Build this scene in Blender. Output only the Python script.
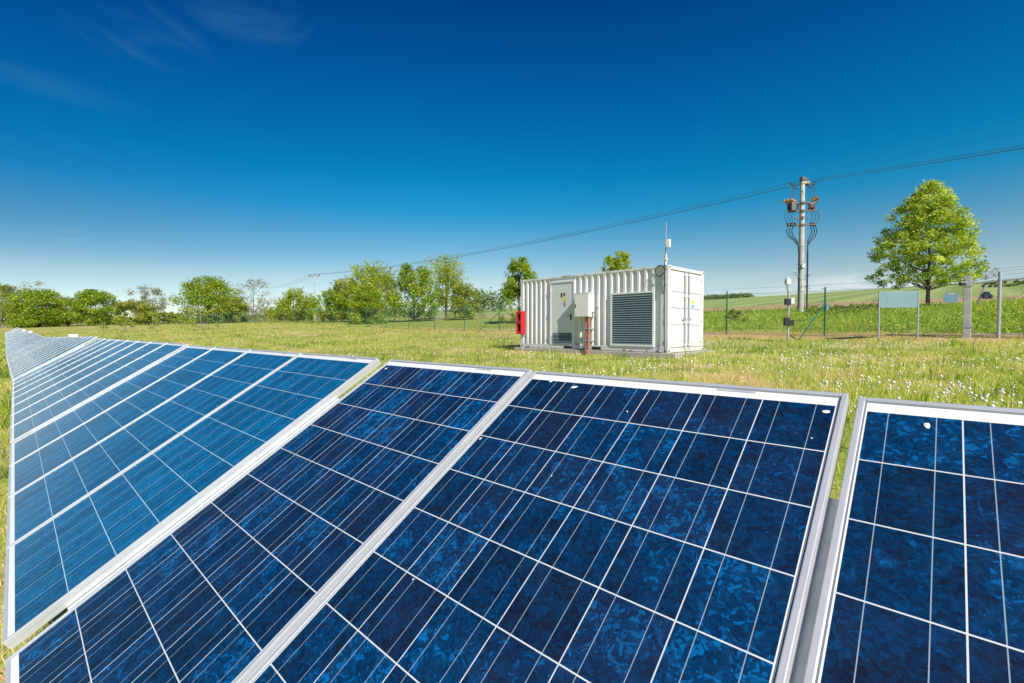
import bpy, bmesh, math, random
import numpy as np
from mathutils import Vector, Matrix

for o in list(bpy.data.objects):
    bpy.data.objects.remove(o)
S = bpy.context.scene
COL = S.collection
R_ = math.radians

# ------------------------------------------------------------------ camera
CAM_H = 1.4
FPX = 464.2                       # focal length in pixels of a 1024 wide picture
PITCH = math.atan(12.5 / FPX)
cd = bpy.data.cameras.new('camera')
cd.sensor_width = 36
cd.lens = 36 * FPX / 1024
cd.clip_start = 0.05
cd.clip_end = 6000
cam = bpy.data.objects.new('camera', cd)
cam.location = (0, 0, CAM_H)
cam.rotation_euler = (math.pi / 2 - PITCH, 0, 0)
COL.objects.link(cam)
S.camera = cam

# ------------------------------------------------------------------ light
SUN_DIR = Vector((0.468, -0.913, 0.90)).normalized()
ELEV = math.asin(SUN_DIR.z)
AZ = math.atan2(SUN_DIR.x, SUN_DIR.y)
sd = bpy.data.lights.new('sun', 'SUN')
sd.energy = 5.0
sd.angle = R_(0.5)
sd.color = (1.0, 0.95, 0.87)
sun = bpy.data.objects.new('sun', sd)
sun.rotation_euler = SUN_DIR.to_track_quat('Z', 'Y').to_euler()
sun.location = (0, 0, 30)
COL.objects.link(sun)

W = bpy.data.worlds.new('World')
S.world = W
W.use_nodes = True
S.view_settings.view_transform = 'Standard'
S.view_settings.look = 'None'
S.view_settings.exposure = 0.27
S.view_settings.gamma = 1.0
S.view_settings.use_curve_mapping = False


class NB:
    """small node builder"""
    def __init__(self, tree):
        self.t = tree
        self.n = tree.nodes
        self.l = tree.links

    def new(self, typ, **kw):
        n = self.n.new(typ)
        for k, v in kw.items():
            setattr(n, k, v)
        return n

    def put(self, sock, v):
        if hasattr(v, 'is_linked') or isinstance(v, bpy.types.NodeSocket):
            self.l.new(v, sock)
        else:
            if isinstance(v, (tuple, list)) and len(v) == 3 and sock.type == 'RGBA':
                v = (*v, 1)
            sock.default_value = v

    def m(self, op, a, b=None, c=None, clamp=False):
        n = self.new('ShaderNodeMath', operation=op, use_clamp=clamp)
        self.put(n.inputs[0], a)
        if b is not None:
            self.put(n.inputs[1], b)
        if c is not None:
            self.put(n.inputs[2], c)
        return n.outputs[0]

    def vm(self, op, a, b=None, out=0):
        n = self.new('ShaderNodeVectorMath', operation=op)
        self.put(n.inputs[0], a)
        if b is not None:
            self.put(n.inputs[1], b)
        return n.outputs[out]

    def mix(self, f, a, b, blend='MIX'):
        n = self.new('ShaderNodeMix', data_type='RGBA', blend_type=blend)
        self.put(n.inputs[0], f)
        self.put(n.inputs[6], a)
        self.put(n.inputs[7], b)
        return n.outputs[2]

    def ramp(self, f, stops, interp='LINEAR'):
        n = self.new('ShaderNodeValToRGB')
        n.color_ramp.interpolation = interp
        e = n.color_ramp.elements
        while len(e) < len(stops):
            e.new(0.5)
        for q, (p, c) in zip(e, stops):
            q.position = p
            q.color = (*c, 1)
        self.put(n.inputs[0], f)
        return n.outputs[0]

    def noise(self, vec, scale, detail=3, rough=0.55, dist=0):
        n = self.new('ShaderNodeTexNoise')
        if vec is not None:
            self.put(n.inputs['Vector'], vec)
        n.inputs['Scale'].default_value = scale
        n.inputs['Detail'].default_value = detail
        n.inputs['Roughness'].default_value = rough
        n.inputs['Distortion'].default_value = dist
        return n.outputs[0]

    def smooth(self, v, lo, hi):
        n = self.new('ShaderNodeMapRange', interpolation_type='SMOOTHSTEP')
        self.put(n.inputs[0], v)
        n.inputs[1].default_value = lo
        n.inputs[2].default_value = hi
        return n.outputs[0]


def build_world():
    b = NB(W.node_tree)
    b.n.clear()
    out = b.new('ShaderNodeOutputWorld')
    bg = b.new('ShaderNodeBackground')
    bg.inputs[1].default_value = 0.11
    sky = b.new('ShaderNodeTexSky', sky_type='NISHITA')
    sky.sun_disc = False
    sky.sun_elevation = ELEV
    sky.sun_rotation = AZ
    sky.altitude = 300
    sky.air_density = 1.0
    sky.dust_density = 0.35
    sky.ozone_density = 4.0
    g = b.new('ShaderNodeGamma')
    g.inputs[1].default_value = 1.0
    b.l.new(sky.outputs[0], g.inputs[0])
    hs = b.new('ShaderNodeHueSaturation')
    hs.inputs['Saturation'].default_value = 1.25
    b.l.new(g.outputs[0], hs.inputs['Color'])
    col = hs.outputs[0]
    # polarised sky: the air high above the horizon is deeper blue
    tc = b.new('ShaderNodeTexCoord')
    d = b.vm('NORMALIZE', tc.outputs['Generated'])
    sep = b.new('ShaderNodeSeparateXYZ')
    b.l.new(d, sep.inputs[0])
    q = 1.35
    tint = b.ramp(b.m('MULTIPLY', sep.outputs[2], 1 / 0.7), [(p / 0.7, tuple(v / q for v in c)) for p, c in (
        (0.0, (0.86, 0.84, 0.92)), (0.05, (1.02, 0.90, 0.84)), (0.10, (1.17, 0.90, 0.72)), (0.167, (0.73, 0.83, 0.70)), (0.24, (0.14, 0.80, 0.77)), (0.30, (0.03, 0.78, 0.78)),
        (0.44, (0.01, 0.58, 0.75)), (0.57, (0.01, 0.38, 0.61)), (0.70, (0.01, 0.30, 0.54)))])
    col = b.vm('SCALE', b.mix(1.0, col, tint, 'MULTIPLY'))
    col.node.inputs[3].default_value = q * 1.057
    # the polarised sky is darker a quarter turn away from the light, to the left
    azl = b.m('ARCTAN2', sep.outputs[0], sep.outputs[1])
    lf = b.m('MULTIPLY', b.smooth(b.m('MULTIPLY', azl, -1.0), 0.0, R_(62)), b.m('SUBTRACT', 1.0, b.smooth(b.m('MULTIPLY', azl, -1.0), R_(80), R_(140))))
    lf = b.m('MULTIPLY', lf, b.smooth(sep.outputs[2], 0.0, 0.16))
    col = b.mix(lf, col, b.mix(1.0, col, (0.42, 0.62, 0.76), 'MULTIPLY'))

    # thin cirrus and low cumulus, by direction on the sky dome
    def cloud(az, el, half_az, half_el, scale, lo, hi, stretch, amt, prev, seed, rot=0):
        a = b.m('ARCTAN2', sep.outputs[0], sep.outputs[1])
        e = b.m('ARCSINE', sep.outputs[2])
        da = b.m('DIVIDE', b.m('SUBTRACT', a, R_(az)), R_(half_az))
        de = b.m('DIVIDE', b.m('SUBTRACT', e, R_(el)), R_(half_el))
        r = b.m('ADD', b.m('MULTIPLY', da, da), b.m('MULTIPLY', de, de))
        fall = b.m('SUBTRACT', 1.0, r, clamp=True)
        cmb = b.new('ShaderNodeCombineXYZ')
        ca, sa = math.cos(rot), math.sin(rot)
        aa = b.m('SUBTRACT', a, R_(az))
        ee = b.m('SUBTRACT', e, R_(el))
        xx = b.m('ADD', b.m('MULTIPLY', aa, ca), b.m('MULTIPLY', ee, sa))
        yy = b.m('SUBTRACT', b.m('MULTIPLY', ee, ca), b.m('MULTIPLY', aa, sa))
        b.put(cmb.inputs[0], b.m('MULTIPLY', xx, 1.0 / stretch))
        b.put(cmb.inputs[1], yy)
        cmb.inputs[2].default_value = seed
        nz = b.noise(cmb.outputs[0], scale, 6, 0.6, 0.6)
        msk = b.m('MULTIPLY', b.smooth(nz, lo, hi), fall)
        return b.mix(b.m('MULTIPLY', msk, amt), prev, (2.2, 6.2, 7.4) if el > 12 else (5.6, 6.1, 6.4))
    col = cloud(-38.5, 26, 6.5, 3.0, 15, 0.40, 0.80, 2.4, 0.10, col, 3.1, -0.5)
    col = cloud(-29.5, 30.5, 7, 3, 15, 0.40, 0.80, 3.0, 0.085, col, 7.7, 0.3)
    col = cloud(-43.5, 20.3, 7, 1.3, 14, 0.36, 0.85, 5.0, 0.06, col, 1.7, -0.25)
    col = cloud(-44, 8.4, 2.2, 0.8, 40, 0.46, 0.80, 2.6, 0.45, col, 5.2)
    col = cloud(36.5, 3.9, 9, 1.7, 34, 0.36, 0.56, 2.2, 1.0, col, 9.4)
    b.l.new(col, bg.inputs[0])
    b.l.new(bg.outputs[0], out.inputs[0])


build_world()

# ------------------------------------------------------------------ helpers
EA = Vector((-0.7203, 0.6937))    # along the row, going away
EB = Vector((0.6937, 0.7203))     # across the row, away from the camera


def rayxz(px, py):
    """unit-depth ray of a pixel in world axes (x, y, z)"""
    x = (px - 512) / FPX
    y = (py - 341.5) / FPX
    c, s = math.cos(PITCH), math.sin(PITCH)
    return Vector((x, c - y * s, -s - y * c))


A_N = np.array([-60, -30, 0, 12, 33, 65, 110, 128, 200, 420.])
B_N = np.array([-400, -20, -3, 0.5, 3, 8, 12.5, 18, 22.5, 30, 38, 47, 55, 100, 350, 900.])
Z_N = np.array([  # rows: b, columns: a ; heights relative to the camera
    [-3.0, -2.5, -1.6, -1.6, -1.6, -1.8, -1.5, -1.2, -0.2, 3.0],
    [-1.6, -1.6, -1.5, -1.5, -1.5, -1.6, -1.3, -0.5, 0.6, 4.0],
    [-1.45, -1.45, -1.42, -1.42, -1.45, -1.55, -0.98, 0.0, 0.8, 4.0],
    [-1.40, -1.40, -1.38, -1.38, -1.42, -1.50, -0.90, 0.2, 1.0, 4.0],
    [-1.30, -1.30, -1.28, -1.28, -1.32, -1.20, -0.60, 0.3, 1.2, 4.2],
    [-1.05, -1.05, -1.02, -1.02, -1.00, -0.65, -0.20, 0.5, 1.4, 4.5],
    [-0.92, -0.92, -0.87, -0.87, -0.75, -0.20, 0.20, 0.7, 1.6, 4.8],
    [-0.62, -0.62, -0.60, -0.66, -0.45, 0.35, 0.60, 0.9, 1.8, 5.0],
    [-0.35, -0.35, -0.30, -0.25, -0.12, 0.75, 0.90, 1.1, 2.0, 5.2],
    [0.35, 0.35, 0.40, 0.45, 0.50, 1.15, 1.35, 1.5, 2.2, 5.5],
    [1.25, 1.25, 1.25, 1.20, 1.10, 1.50, 1.8, 2.0, 2.6, 6.0],
    [2.0, 2.0, 2.0, 1.85, 1.60, 1.80, 2.1, 2.4, 3.0, 6.5],
    [2.80, 2.80, 2.75, 2.60, 2.30, 2.30, 2.5, 2.8, 3.4, 7.0],
    [6.6, 6.6, 6.5, 6.2, 5.8, 5.4, 5.0, 5.0, 5.5, 9.0],
    [24.7, 24.7, 24.7, 24.5, 24, 23.2, 22, 21, 21, 22],
    [29, 29, 29, 29, 28, 26, 24, 23, 23, 24]])


def terrain(x, y):
    x = np.asarray(x, float)
    y = np.asarray(y, float)
    a = np.clip(x * EA.x + y * EA.y, A_N[0], A_N[-1])
    bb = np.clip(x * EB.x + y * EB.y, B_N[0], B_N[-1])
    i = np.clip(np.searchsorted(A_N, a) - 1, 0, len(A_N) - 2)
    j = np.clip(np.searchsorted(B_N, bb) - 1, 0, len(B_N) - 2)
    s = (a - A_N[i]) / (A_N[i + 1] - A_N[i])
    t = (bb - B_N[j]) / (B_N[j + 1] - B_N[j])
    z = (Z_N[j, i] * (1 - s) * (1 - t) + Z_N[j, i + 1] * s * (1 - t) +
         Z_N[j + 1, i] * (1 - s) * t + Z_N[j + 1, i + 1] * s * t)
    r = np.hypot(x, y)
    z = z + 0.035 * np.sin(x * 0.9 + 1.3 * np.sin(y * 0.37)) * np.cos(y * 0.71) * np.clip(r / 12, 0.3, 1)
    return z + CAM_H


def gpt(px, d):
    """a point of the ground in the direction of picture column px at depth d"""
    x = (px - 512) / FPX * d
    return Vector((x, d, float(terrain(x, d))))


def zat(py, d):
    r = rayxz(512, py)
    return CAM_H + r.z / r.y * d


MATS = {}


def mat(name, fn):
    if name in MATS:
        return MATS[name]
    m = bpy.data.materials.new(name)
    m.use_nodes = True
    b = NB(m.node_tree)
    b.n.clear()
    out = b.new('ShaderNodeOutputMaterial')
    sh = fn(b)
    b.l.new(sh, out.inputs[0])
    MATS[name] = m
    return m


def principled(b, col, rough=0.5, metal=0.0, spec=0.5, bump=None, bump_d=0.01, coat=0.0, coat_r=0.05):
    p = b.new('ShaderNodeBsdfPrincipled')
    b.put(p.inputs['Base Color'], col)
    b.put(p.inputs['Roughness'], rough)
    b.put(p.inputs['Metallic'], metal)
    b.put(p.inputs['Specular IOR Level'], spec)
    p.inputs['Coat Weight'].default_value = coat
    p.inputs['Coat Roughness'].default_value = coat_r
    if bump is not None:
        bn = b.new('ShaderNodeBump')
        bn.inputs['Distance'].default_value = bump_d
        bn.inputs['Strength'].default_value = 0.6
        b.put(bn.inputs['Height'], bump)
        b.l.new(bn.outputs[0], p.inputs['Normal'])
    return p.outputs[0]


def simple(name, col, rough=0.5, metal=0.0, var=0.15, scale=6.0, spec=0.5, dirt=None):
    def fn(b):
        tc = b.new('ShaderNodeTexCoord')
        n = b.noise(tc.outputs['Object'], scale, 5, 0.6)
        lo = tuple(c * (1 - var) for c in col)
        hi = tuple(min(1, c * (1 + var)) for c in col)
        c = b.ramp(n, [(0.3, lo), (0.7, hi)])
        if dirt:
            n2 = b.noise(tc.outputs['Object'], scale * 2.3, 6, 0.7)
            c = b.mix(b.m('MULTIPLY', b.smooth(n2, 0.56, 0.72), dirt[1]), c, dirt[0])
        return principled(b, c, rough, metal, spec, n, 0.002)
    return mat(name, fn)


class MB:
    """collects shapes for one mesh"""
    def __init__(self):
        self.v = []
        self.f = []
        self.mi = []

    def add(self, vs, fs, mi=0):
        k = len(self.v)
        self.v += [tuple(p) for p in vs]
        self.f += [tuple(i + k for i in f) for f in fs]
        self.mi += [mi] * len(fs)

    def box(self, x0, x1, y0, y1, z0, z1, mi=0, mtx=None, bev=0.0):
        if bev > 0:
            bm = bmesh.new()
            bmesh.ops.create_cube(bm, size=1)
            for q in bm.verts:
                q.co = Vector(((x0 + x1) / 2 + q.co.x * (x1 - x0), (y0 + y1) / 2 + q.co.y * (y1 - y0), (z0 + z1) / 2 + q.co.z * (z1 - z0)))
            bmesh.ops.bevel(bm, geom=bm.edges[:], offset=bev, segments=2, affect='EDGES', profile=0.6)
            bm.verts.index_update()
            vs = [q.co.copy() for q in bm.verts]
            fs = [[q.index for q in f.verts] for f in bm.faces]
            bm.free()
        else:
            vs = [Vector(p) for p in ((x0, y0, z0), (x1, y0, z0), (x1, y1, z0), (x0, y1, z0),
                                      (x0, y0, z1), (x1, y0, z1), (x1, y1, z1), (x0, y1, z1))]
            fs = [(3, 2, 1, 0), (4, 5, 6, 7), (0, 1, 5, 4), (1, 2, 6, 5), (2, 3, 7, 6), (3, 0, 4, 7)]
        if mtx is not None:
            vs = [mtx @ p for p in vs]
        self.add(vs, fs, mi)
        return self

    def tube(self, pts, r, n=8, mi=0, cap=True):
        pts = [Vector(p) for p in pts]
        rs = r if isinstance(r, (list, tuple)) else [r] * len(pts)
        rings = []
        up = None
        for i, p in enumerate(pts):
            d = (pts[min(i + 1, len(pts) - 1)] - pts[max(i - 1, 0)])
            if d.length < 1e-9:
                d = Vector((0, 0, 1))
            d.normalize()
            if up is None:
                up = Vector((1, 0, 0)) if abs(d.x) < 0.8 else Vector((0, 1, 0))
            sx = d.cross(up)
            if sx.length < 1e-6:
                sx = d.orthogonal()
            sx.normalize()
            sy = d.cross(sx)
            rings.append([p + (sx * math.cos(2 * math.pi * k / n) + sy * math.sin(2 * math.pi * k / n)) * rs[i] for k in range(n)])
        vs = [q for ring in rings for q in ring]
        fs = []
        for i in range(len(pts) - 1):
            for k in range(n):
                a, c = i * n + k, i * n + (k + 1) % n
                fs.append((a, c, c + n, a + n))
        if cap:
            fs.append(tuple(range(n - 1, -1, -1)))
            fs.append(tuple((len(pts) - 1) * n + k for k in range(n)))
        self.add(vs, fs, mi)
        return self

    def lathe(self, c, prof, n=12, mi=0, mtx=None):
        vs = []
        for r, z in prof:
            for k in range(n):
                p = Vector((r * math.cos(2 * math.pi * k / n), r * math.sin(2 * math.pi * k / n), z))
                if mtx is not None:
                    p = mtx @ p
                vs.append(p + Vector(c))
        fs = []
        for i in range(len(prof) - 1):
            for k in range(n):
                a, d = i * n + k, i * n + (k + 1) % n
                fs.append((a, d, d + n, a + n))
        fs.append(tuple(range(n - 1, -1, -1)))
        fs.append(tuple((len(prof) - 1) * n + k for k in range(n)))
        self.add(vs, fs, mi)
        return self

    def build(self, name, mats, parent=None, smooth=False):
        me = bpy.data.meshes.new(name)
        me.from_pydata(self.v, [], self.f)
        for m in (mats if isinstance(mats, (list, tuple)) else [mats]):
            me.materials.append(m)
        me.polygons.foreach_set('material_index', self.mi)
        if smooth:
            me.polygons.foreach_set('use_smooth', [True] * len(self.f))
            me.set_sharp_from_angle(angle=R_(40))
        me.update()
        o = bpy.data.objects.new(name, me)
        COL.objects.link(o)
        if parent is not None:
            o.parent = parent
        return o


def np_mesh(name, V, F, m, parent=None, tint=None, per=4):
    """V (n,3), F (k,per) arrays"""
    me = bpy.data.meshes.new(name)
    me.vertices.add(len(V))
    me.vertices.foreach_set('co', np.ascontiguousarray(V, dtype=np.float32).ravel())
    me.loops.add(F.size)
    me.loops.foreach_set('vertex_index', np.ascontiguousarray(F, dtype=np.int32).ravel())
    me.polygons.add(len(F))
    me.polygons.foreach_set('loop_start', np.arange(0, F.size, per, dtype=np.int32))
    me.polygons.foreach_set('loop_total', np.full(len(F), per, dtype=np.int32))
    me.update(calc_edges=True)
    if tint is not None:
        at = me.attributes.new('tint', 'FLOAT', 'POINT')
        at.data.foreach_set('value', np.ascontiguousarray(tint, dtype=np.float32))
    me.materials.append(m)
    o = bpy.data.objects.new(name, me)
    COL.objects.link(o)
    if parent is not None:
        o.parent = parent
    return o


def empty(name, loc=(0, 0, 0), rz=0.0):
    o = bpy.data.objects.new(name, None)
    o.empty_display_size = 0.2
    o.location = loc
    o.rotation_euler = (0, 0, rz)
    COL.objects.link(o)
    return o


def tag(o, label=None, cat=None, group=None, kind=None):
    if label:
        o['label'] = label
    if cat:
        o['category'] = cat
    if group:
        o['group'] = group
    if kind:
        o['kind'] = kind
    return o


def copy_tree(o, parent=None):
    c = o.copy()
    COL.objects.link(c)
    c.parent = parent
    for ch in list(o.children):
        copy_tree(ch, c)
    return c


# ------------------------------------------------------------------ materials


def white_fn(b):
    tc = b.new('ShaderNodeTexCoord')
    pos = tc.outputs['Object']
    n = b.noise(pos, 3.0, 5, 0.6)
    c = b.ramp(n, [(0.3, (0.67, 0.68, 0.67)), (0.7, (0.74, 0.75, 0.74))])
    st = b.noise(b.vm('MULTIPLY', pos, (9.0, 9.0, 0.7)), 1.6, 5, 0.65)
    c = b.mix(b.m('MULTIPLY', b.smooth(st, 0.56, 0.78), 0.30), c, (0.50, 0.46, 0.40))
    sp = b.new('ShaderNodeSeparateXYZ')
    b.l.new(pos, sp.inputs[0])
    mud = b.m('MULTIPLY', b.m('SUBTRACT', 1.0, b.smooth(b.m('ADD', sp.outputs[2], b.m('MULTIPLY', n, -0.5)), -0.15, 0.35)), 0.35)
    c = b.mix(mud, c, (0.44, 0.40, 0.32))
    rs = b.noise(b.vm('MULTIPLY', pos, (5.0, 5.0, 1.6)), 2.2, 6, 0.7)
    c = b.mix(b.m('MULTIPLY', b.smooth(rs, 0.68, 0.76), 0.55), c, (0.36, 0.17, 0.08))
    return principled(b, c, 0.42, 0, 0.4, n, 0.002)


M_white = mat('container_white_paint', white_fn)
M_white2 = simple('cabinet_white_paint', (0.76, 0.76, 0.73), 0.4, 0, 0.04, 4.0)
M_greypaint = simple('door_grey_white_paint', (0.66, 0.68, 0.66), 0.4, 0, 0.04, 4.0)
M_alu = simple('anodised_aluminium', (0.66, 0.67, 0.68), 0.42, 0.45, 0.06, 10)
M_galv = simple('galvanised_steel', (0.46, 0.48, 0.49), 0.5, 0.5, 0.18, 14)
M_slat = simple('louvre_slat_metal', (0.42, 0.52, 0.55), 0.38, 0.6, 0.1, 8)
M_dark = simple('dark_recess', (0.012, 0.016, 0.02), 0.7, 0, 0.2, 8)
M_black = simple('black_plastic', (0.02, 0.021, 0.024), 0.45, 0, 0.1, 10)
M_red = simple('red_plastic', (0.55, 0.02, 0.03), 0.4, 0, 0.1, 6)
M_redpipe = simple('red_brown_pipe', (0.38, 0.15, 0.11), 0.6, 0, 0.35, 9)
M_conc = simple('concrete', (0.42, 0.38, 0.34), 0.9, 0, 0.2, 7)
M_poleconc = simple('pale_pole_concrete', (0.46, 0.45, 0.42), 0.85, 0, 0.22, 3, 0.5, ((0.25, 0.22, 0.19), 0.5))
M_green = simple('green_post_paint', (0.015, 0.13, 0.075), 0.45, 0, 0.15, 8)
M_wire = simple('fence_wire', (0.10, 0.17, 0.14), 0.5, 0.2, 0.1, 8)
M_cable = simple('cable_black', (0.02, 0.022, 0.03), 0.6, 0, 0.1, 8)
M_conductor = simple('conductor_metal', (0.06, 0.10, 0.13), 0.5, 0.2, 0.1, 8)
M_brownins = simple('brown_insulator', (0.14, 0.065, 0.05), 0.3, 0, 0.2, 9)
M_orangeins = simple('orange_insulator', (0.58, 0.36, 0.22), 0.4, 0, 0.2, 9)
M_signback = simple('pale_blue_sheet', (0.22, 0.34, 0.37), 0.35, 0.15, 0.06, 3)
M_bluesign = simple('blue_sign_enamel', (0.30, 0.52, 0.66), 0.35, 0, 0.05, 5)
M_offwhite = simple('off_white_plastic', (0.72, 0.70, 0.64), 0.45, 0, 0.05, 5)
M_yellow = simple('sticker_yellow', (0.80, 0.62, 0.03), 0.5, 0, 0.04, 5)
M_purple = simple('sticker_violet', (0.42, 0.25, 0.42), 0.5, 0, 0.04, 5)
M_stblue = simple('sticker_blue', (0.25, 0.42, 0.72), 0.5, 0, 0.04, 5)
M_stdark = simple('sticker_dark_red', (0.10, 0.02, 0.02), 0.5, 0, 0.1, 5)
M_rust = simple('rust', (0.33, 0.13, 0.05), 0.85, 0, 0.3, 12)
M_fluff = simple('seed_fluff', (0.80, 0.79, 0.74), 0.9, 0, 0.05, 20)
M_carblue = simple('dark_blue_paint', (0.01, 0.02, 0.06), 0.3, 0, 0.1, 5)
M_glassy = simple('dark_glass', (0.02, 0.03, 0.04), 0.1, 0, 0.1, 5)


def m_bark(name, col):
    return simple(name, col, 0.9, 0, 0.35, 9)


M_bark = m_bark('bark_brown', (0.075, 0.055, 0.04))
M_barkpale = m_bark('bark_pale_grey', (0.30, 0.27, 0.23))


def leafmat(name, dark, mid, light, trans=0.35, more=None):
    def fn(b):
        at = b.new('ShaderNodeAttribute', attribute_name='tint')
        c = b.ramp(at.outputs['Fac'], [(0.0, dark), (0.5, mid), (1.0, light)] if more is None else [(0.0, dark), (0.22, mid), (0.48, light)] + list(more))
        d = principled(b, c, 0.5, 0, 0.3)
        t = b.new('ShaderNodeBsdfTranslucent')
        b.put(t.inputs[0], b.mix(1.0, c, (1.5, 1.55, 0.7), 'MULTIPLY'))
        mx = b.new('ShaderNodeMixShader')
        mx.inputs[0].default_value = trans
        b.l.new(d, mx.inputs[1])
        b.l.new(t.outputs[0], mx.inputs[2])
        return mx.outputs[0]
    return mat(name, fn)


L_maple = leafmat('leaf_fresh_maple', (0.14, 0.23, 0.02), (0.42, 0.50, 0.07), (0.76, 0.77, 0.34), 0.5)
L_green = leafmat('leaf_bright_green', (0.11, 0.19, 0.015), (0.31, 0.41, 0.035), (0.56, 0.60, 0.12), 0.48)
L_olive = leafmat('leaf_olive_green', (0.13, 0.17, 0.02), (0.33, 0.37, 0.06), (0.54, 0.56, 0.14), 0.45)
L_yellow = leafmat('leaf_yellow_green', (0.20, 0.26, 0.015), (0.39, 0.45, 0.035), (0.58, 0.58, 0.10), 0.48)
L_brown = leafmat('leaf_brown_buds', (0.20, 0.16, 0.07), (0.32, 0.26, 0.12), (0.44, 0.38, 0.18))
L_far = leafmat('leaf_distant_green', (0.11, 0.16, 0.05), (0.18, 0.24, 0.07), (0.27, 0.33, 0.11))
L_grass = leafmat('grass_blade', (0.10, 0.19, 0.012), (0.30, 0.43, 0.03), (0.56, 0.60, 0.10), 0.4, ((0.77, (0.80, 0.68, 0.30)), (1.0, (0.72, 0.46, 0.28))))
L_weed = leafmat('weed_blade', (0.14, 0.25, 0.015), (0.35, 0.46, 0.04), (0.60, 0.60, 0.14), 0.4)


def ground_fn(b):
    geo = b.new('ShaderNodeNewGeometry')
    pos = geo.outputs['Position']
    sep = b.new('ShaderNodeSeparateXYZ')
    b.l.new(pos, sep.inputs[0])
    bb = b.m('ADD', b.m('MULTIPLY', sep.outputs[0], EB.x), b.m('MULTIPLY', sep.outputs[1], EB.y))
    aa = b.m('ADD', b.m('MULTIPLY', sep.outputs[0], EA.x), b.m('MULTIPLY', sep.outputs[1], EA.y))
    n1 = b.noise(pos, 0.35, 5, 0.65)
    n2 = b.noise(pos, 2.2, 6, 0.7)
    n3 = b.noise(pos, 14, 4, 0.7)
    g = b.ramp(n2, [(0.25, (0.20, 0.25, 0.04)), (0.5, (0.34, 0.35, 0.08)), (0.75, (0.46, 0.41, 0.15))])
    g = b.mix(b.smooth(n1, 0.50, 0.68), g, (0.56, 0.40, 0.24))
    g = b.mix(b.m('MULTIPLY', b.smooth(n3, 0.5, 0.75), 0.35), g, (0.14, 0.17, 0.03))
    # dry reddish strip at the foot of the fence
    bw = b.m('ADD', bb, b.m('MULTIPLY', b.m('SUBTRACT', n1, 0.5), 3.0))
    dry = b.m('MULTIPLY', b.smooth(bw, 20.2, 21.6), b.m('SUBTRACT', 1.0, b.smooth(bw, 23.4, 24.6)))
    dry = b.m('MULTIPLY', dry, b.m('SUBTRACT', 1.0, b.smooth(aa, 25, 45)))
    dry = b.m('MULTIPLY', dry, b.smooth(b.m('ADD', b.m('MULTIPLY', n2, 0.5), b.m('MULTIPLY', n3, 0.5)), 0.42, 0.56))
    g = b.mix(dry, g, (0.52, 0.31, 0.16))
    # lush bank behind the fence
    bank = b.m('MULTIPLY', b.smooth(bw, 24, 25.5), b.m('SUBTRACT', 1.0, b.smooth(bb, 44, 46)))
    g = b.mix(b.m('MULTIPLY', bank, 0.8), g, b.ramp(n2, [(0.3, (0.15, 0.23, 0.025)), (0.7, (0.32, 0.36, 0.07))]))
    # dirt track and crop field on the rise
    road = b.m('MULTIPLY', b.smooth(bb, 44, 45), b.m('SUBTRACT', 1.0, b.smooth(bb, 53, 55)))
    g = b.mix(road, g, b.ramp(n2, [(0.3, (0.36, 0.22, 0.13)), (0.7, (0.52, 0.36, 0.23))]))
    fld = b.smooth(bb, 53.5, 55)
    wv = b.new('ShaderNodeTexWave', wave_type='BANDS')
    cmb = b.new('ShaderNodeCombineXYZ')
    b.put(cmb.inputs[0], aa)
    b.put(cmb.inputs[1], b.m('MULTIPLY', bb, 0.02))
    b.l.new(cmb.outputs[0], wv.inputs['Vector'])
    wv.inputs['Scale'].default_value = 0.06
    wv.inputs['Distortion'].default_value = 1.0
    fc = b.ramp(b.m('ADD', b.m('MULTIPLY', wv.outputs['Fac'], 0.4), b.m('MULTIPLY', n1, 0.6)),
                [(0.3, (0.22, 0.29, 0.08)), (0.7, (0.36, 0.42, 0.15))])
    g = b.mix(fld, g, fc)
    return principled(b, g, 0.95, 0, 0.1, n3, 0.03)


M_ground = mat('meadow_ground', ground_fn)


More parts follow.
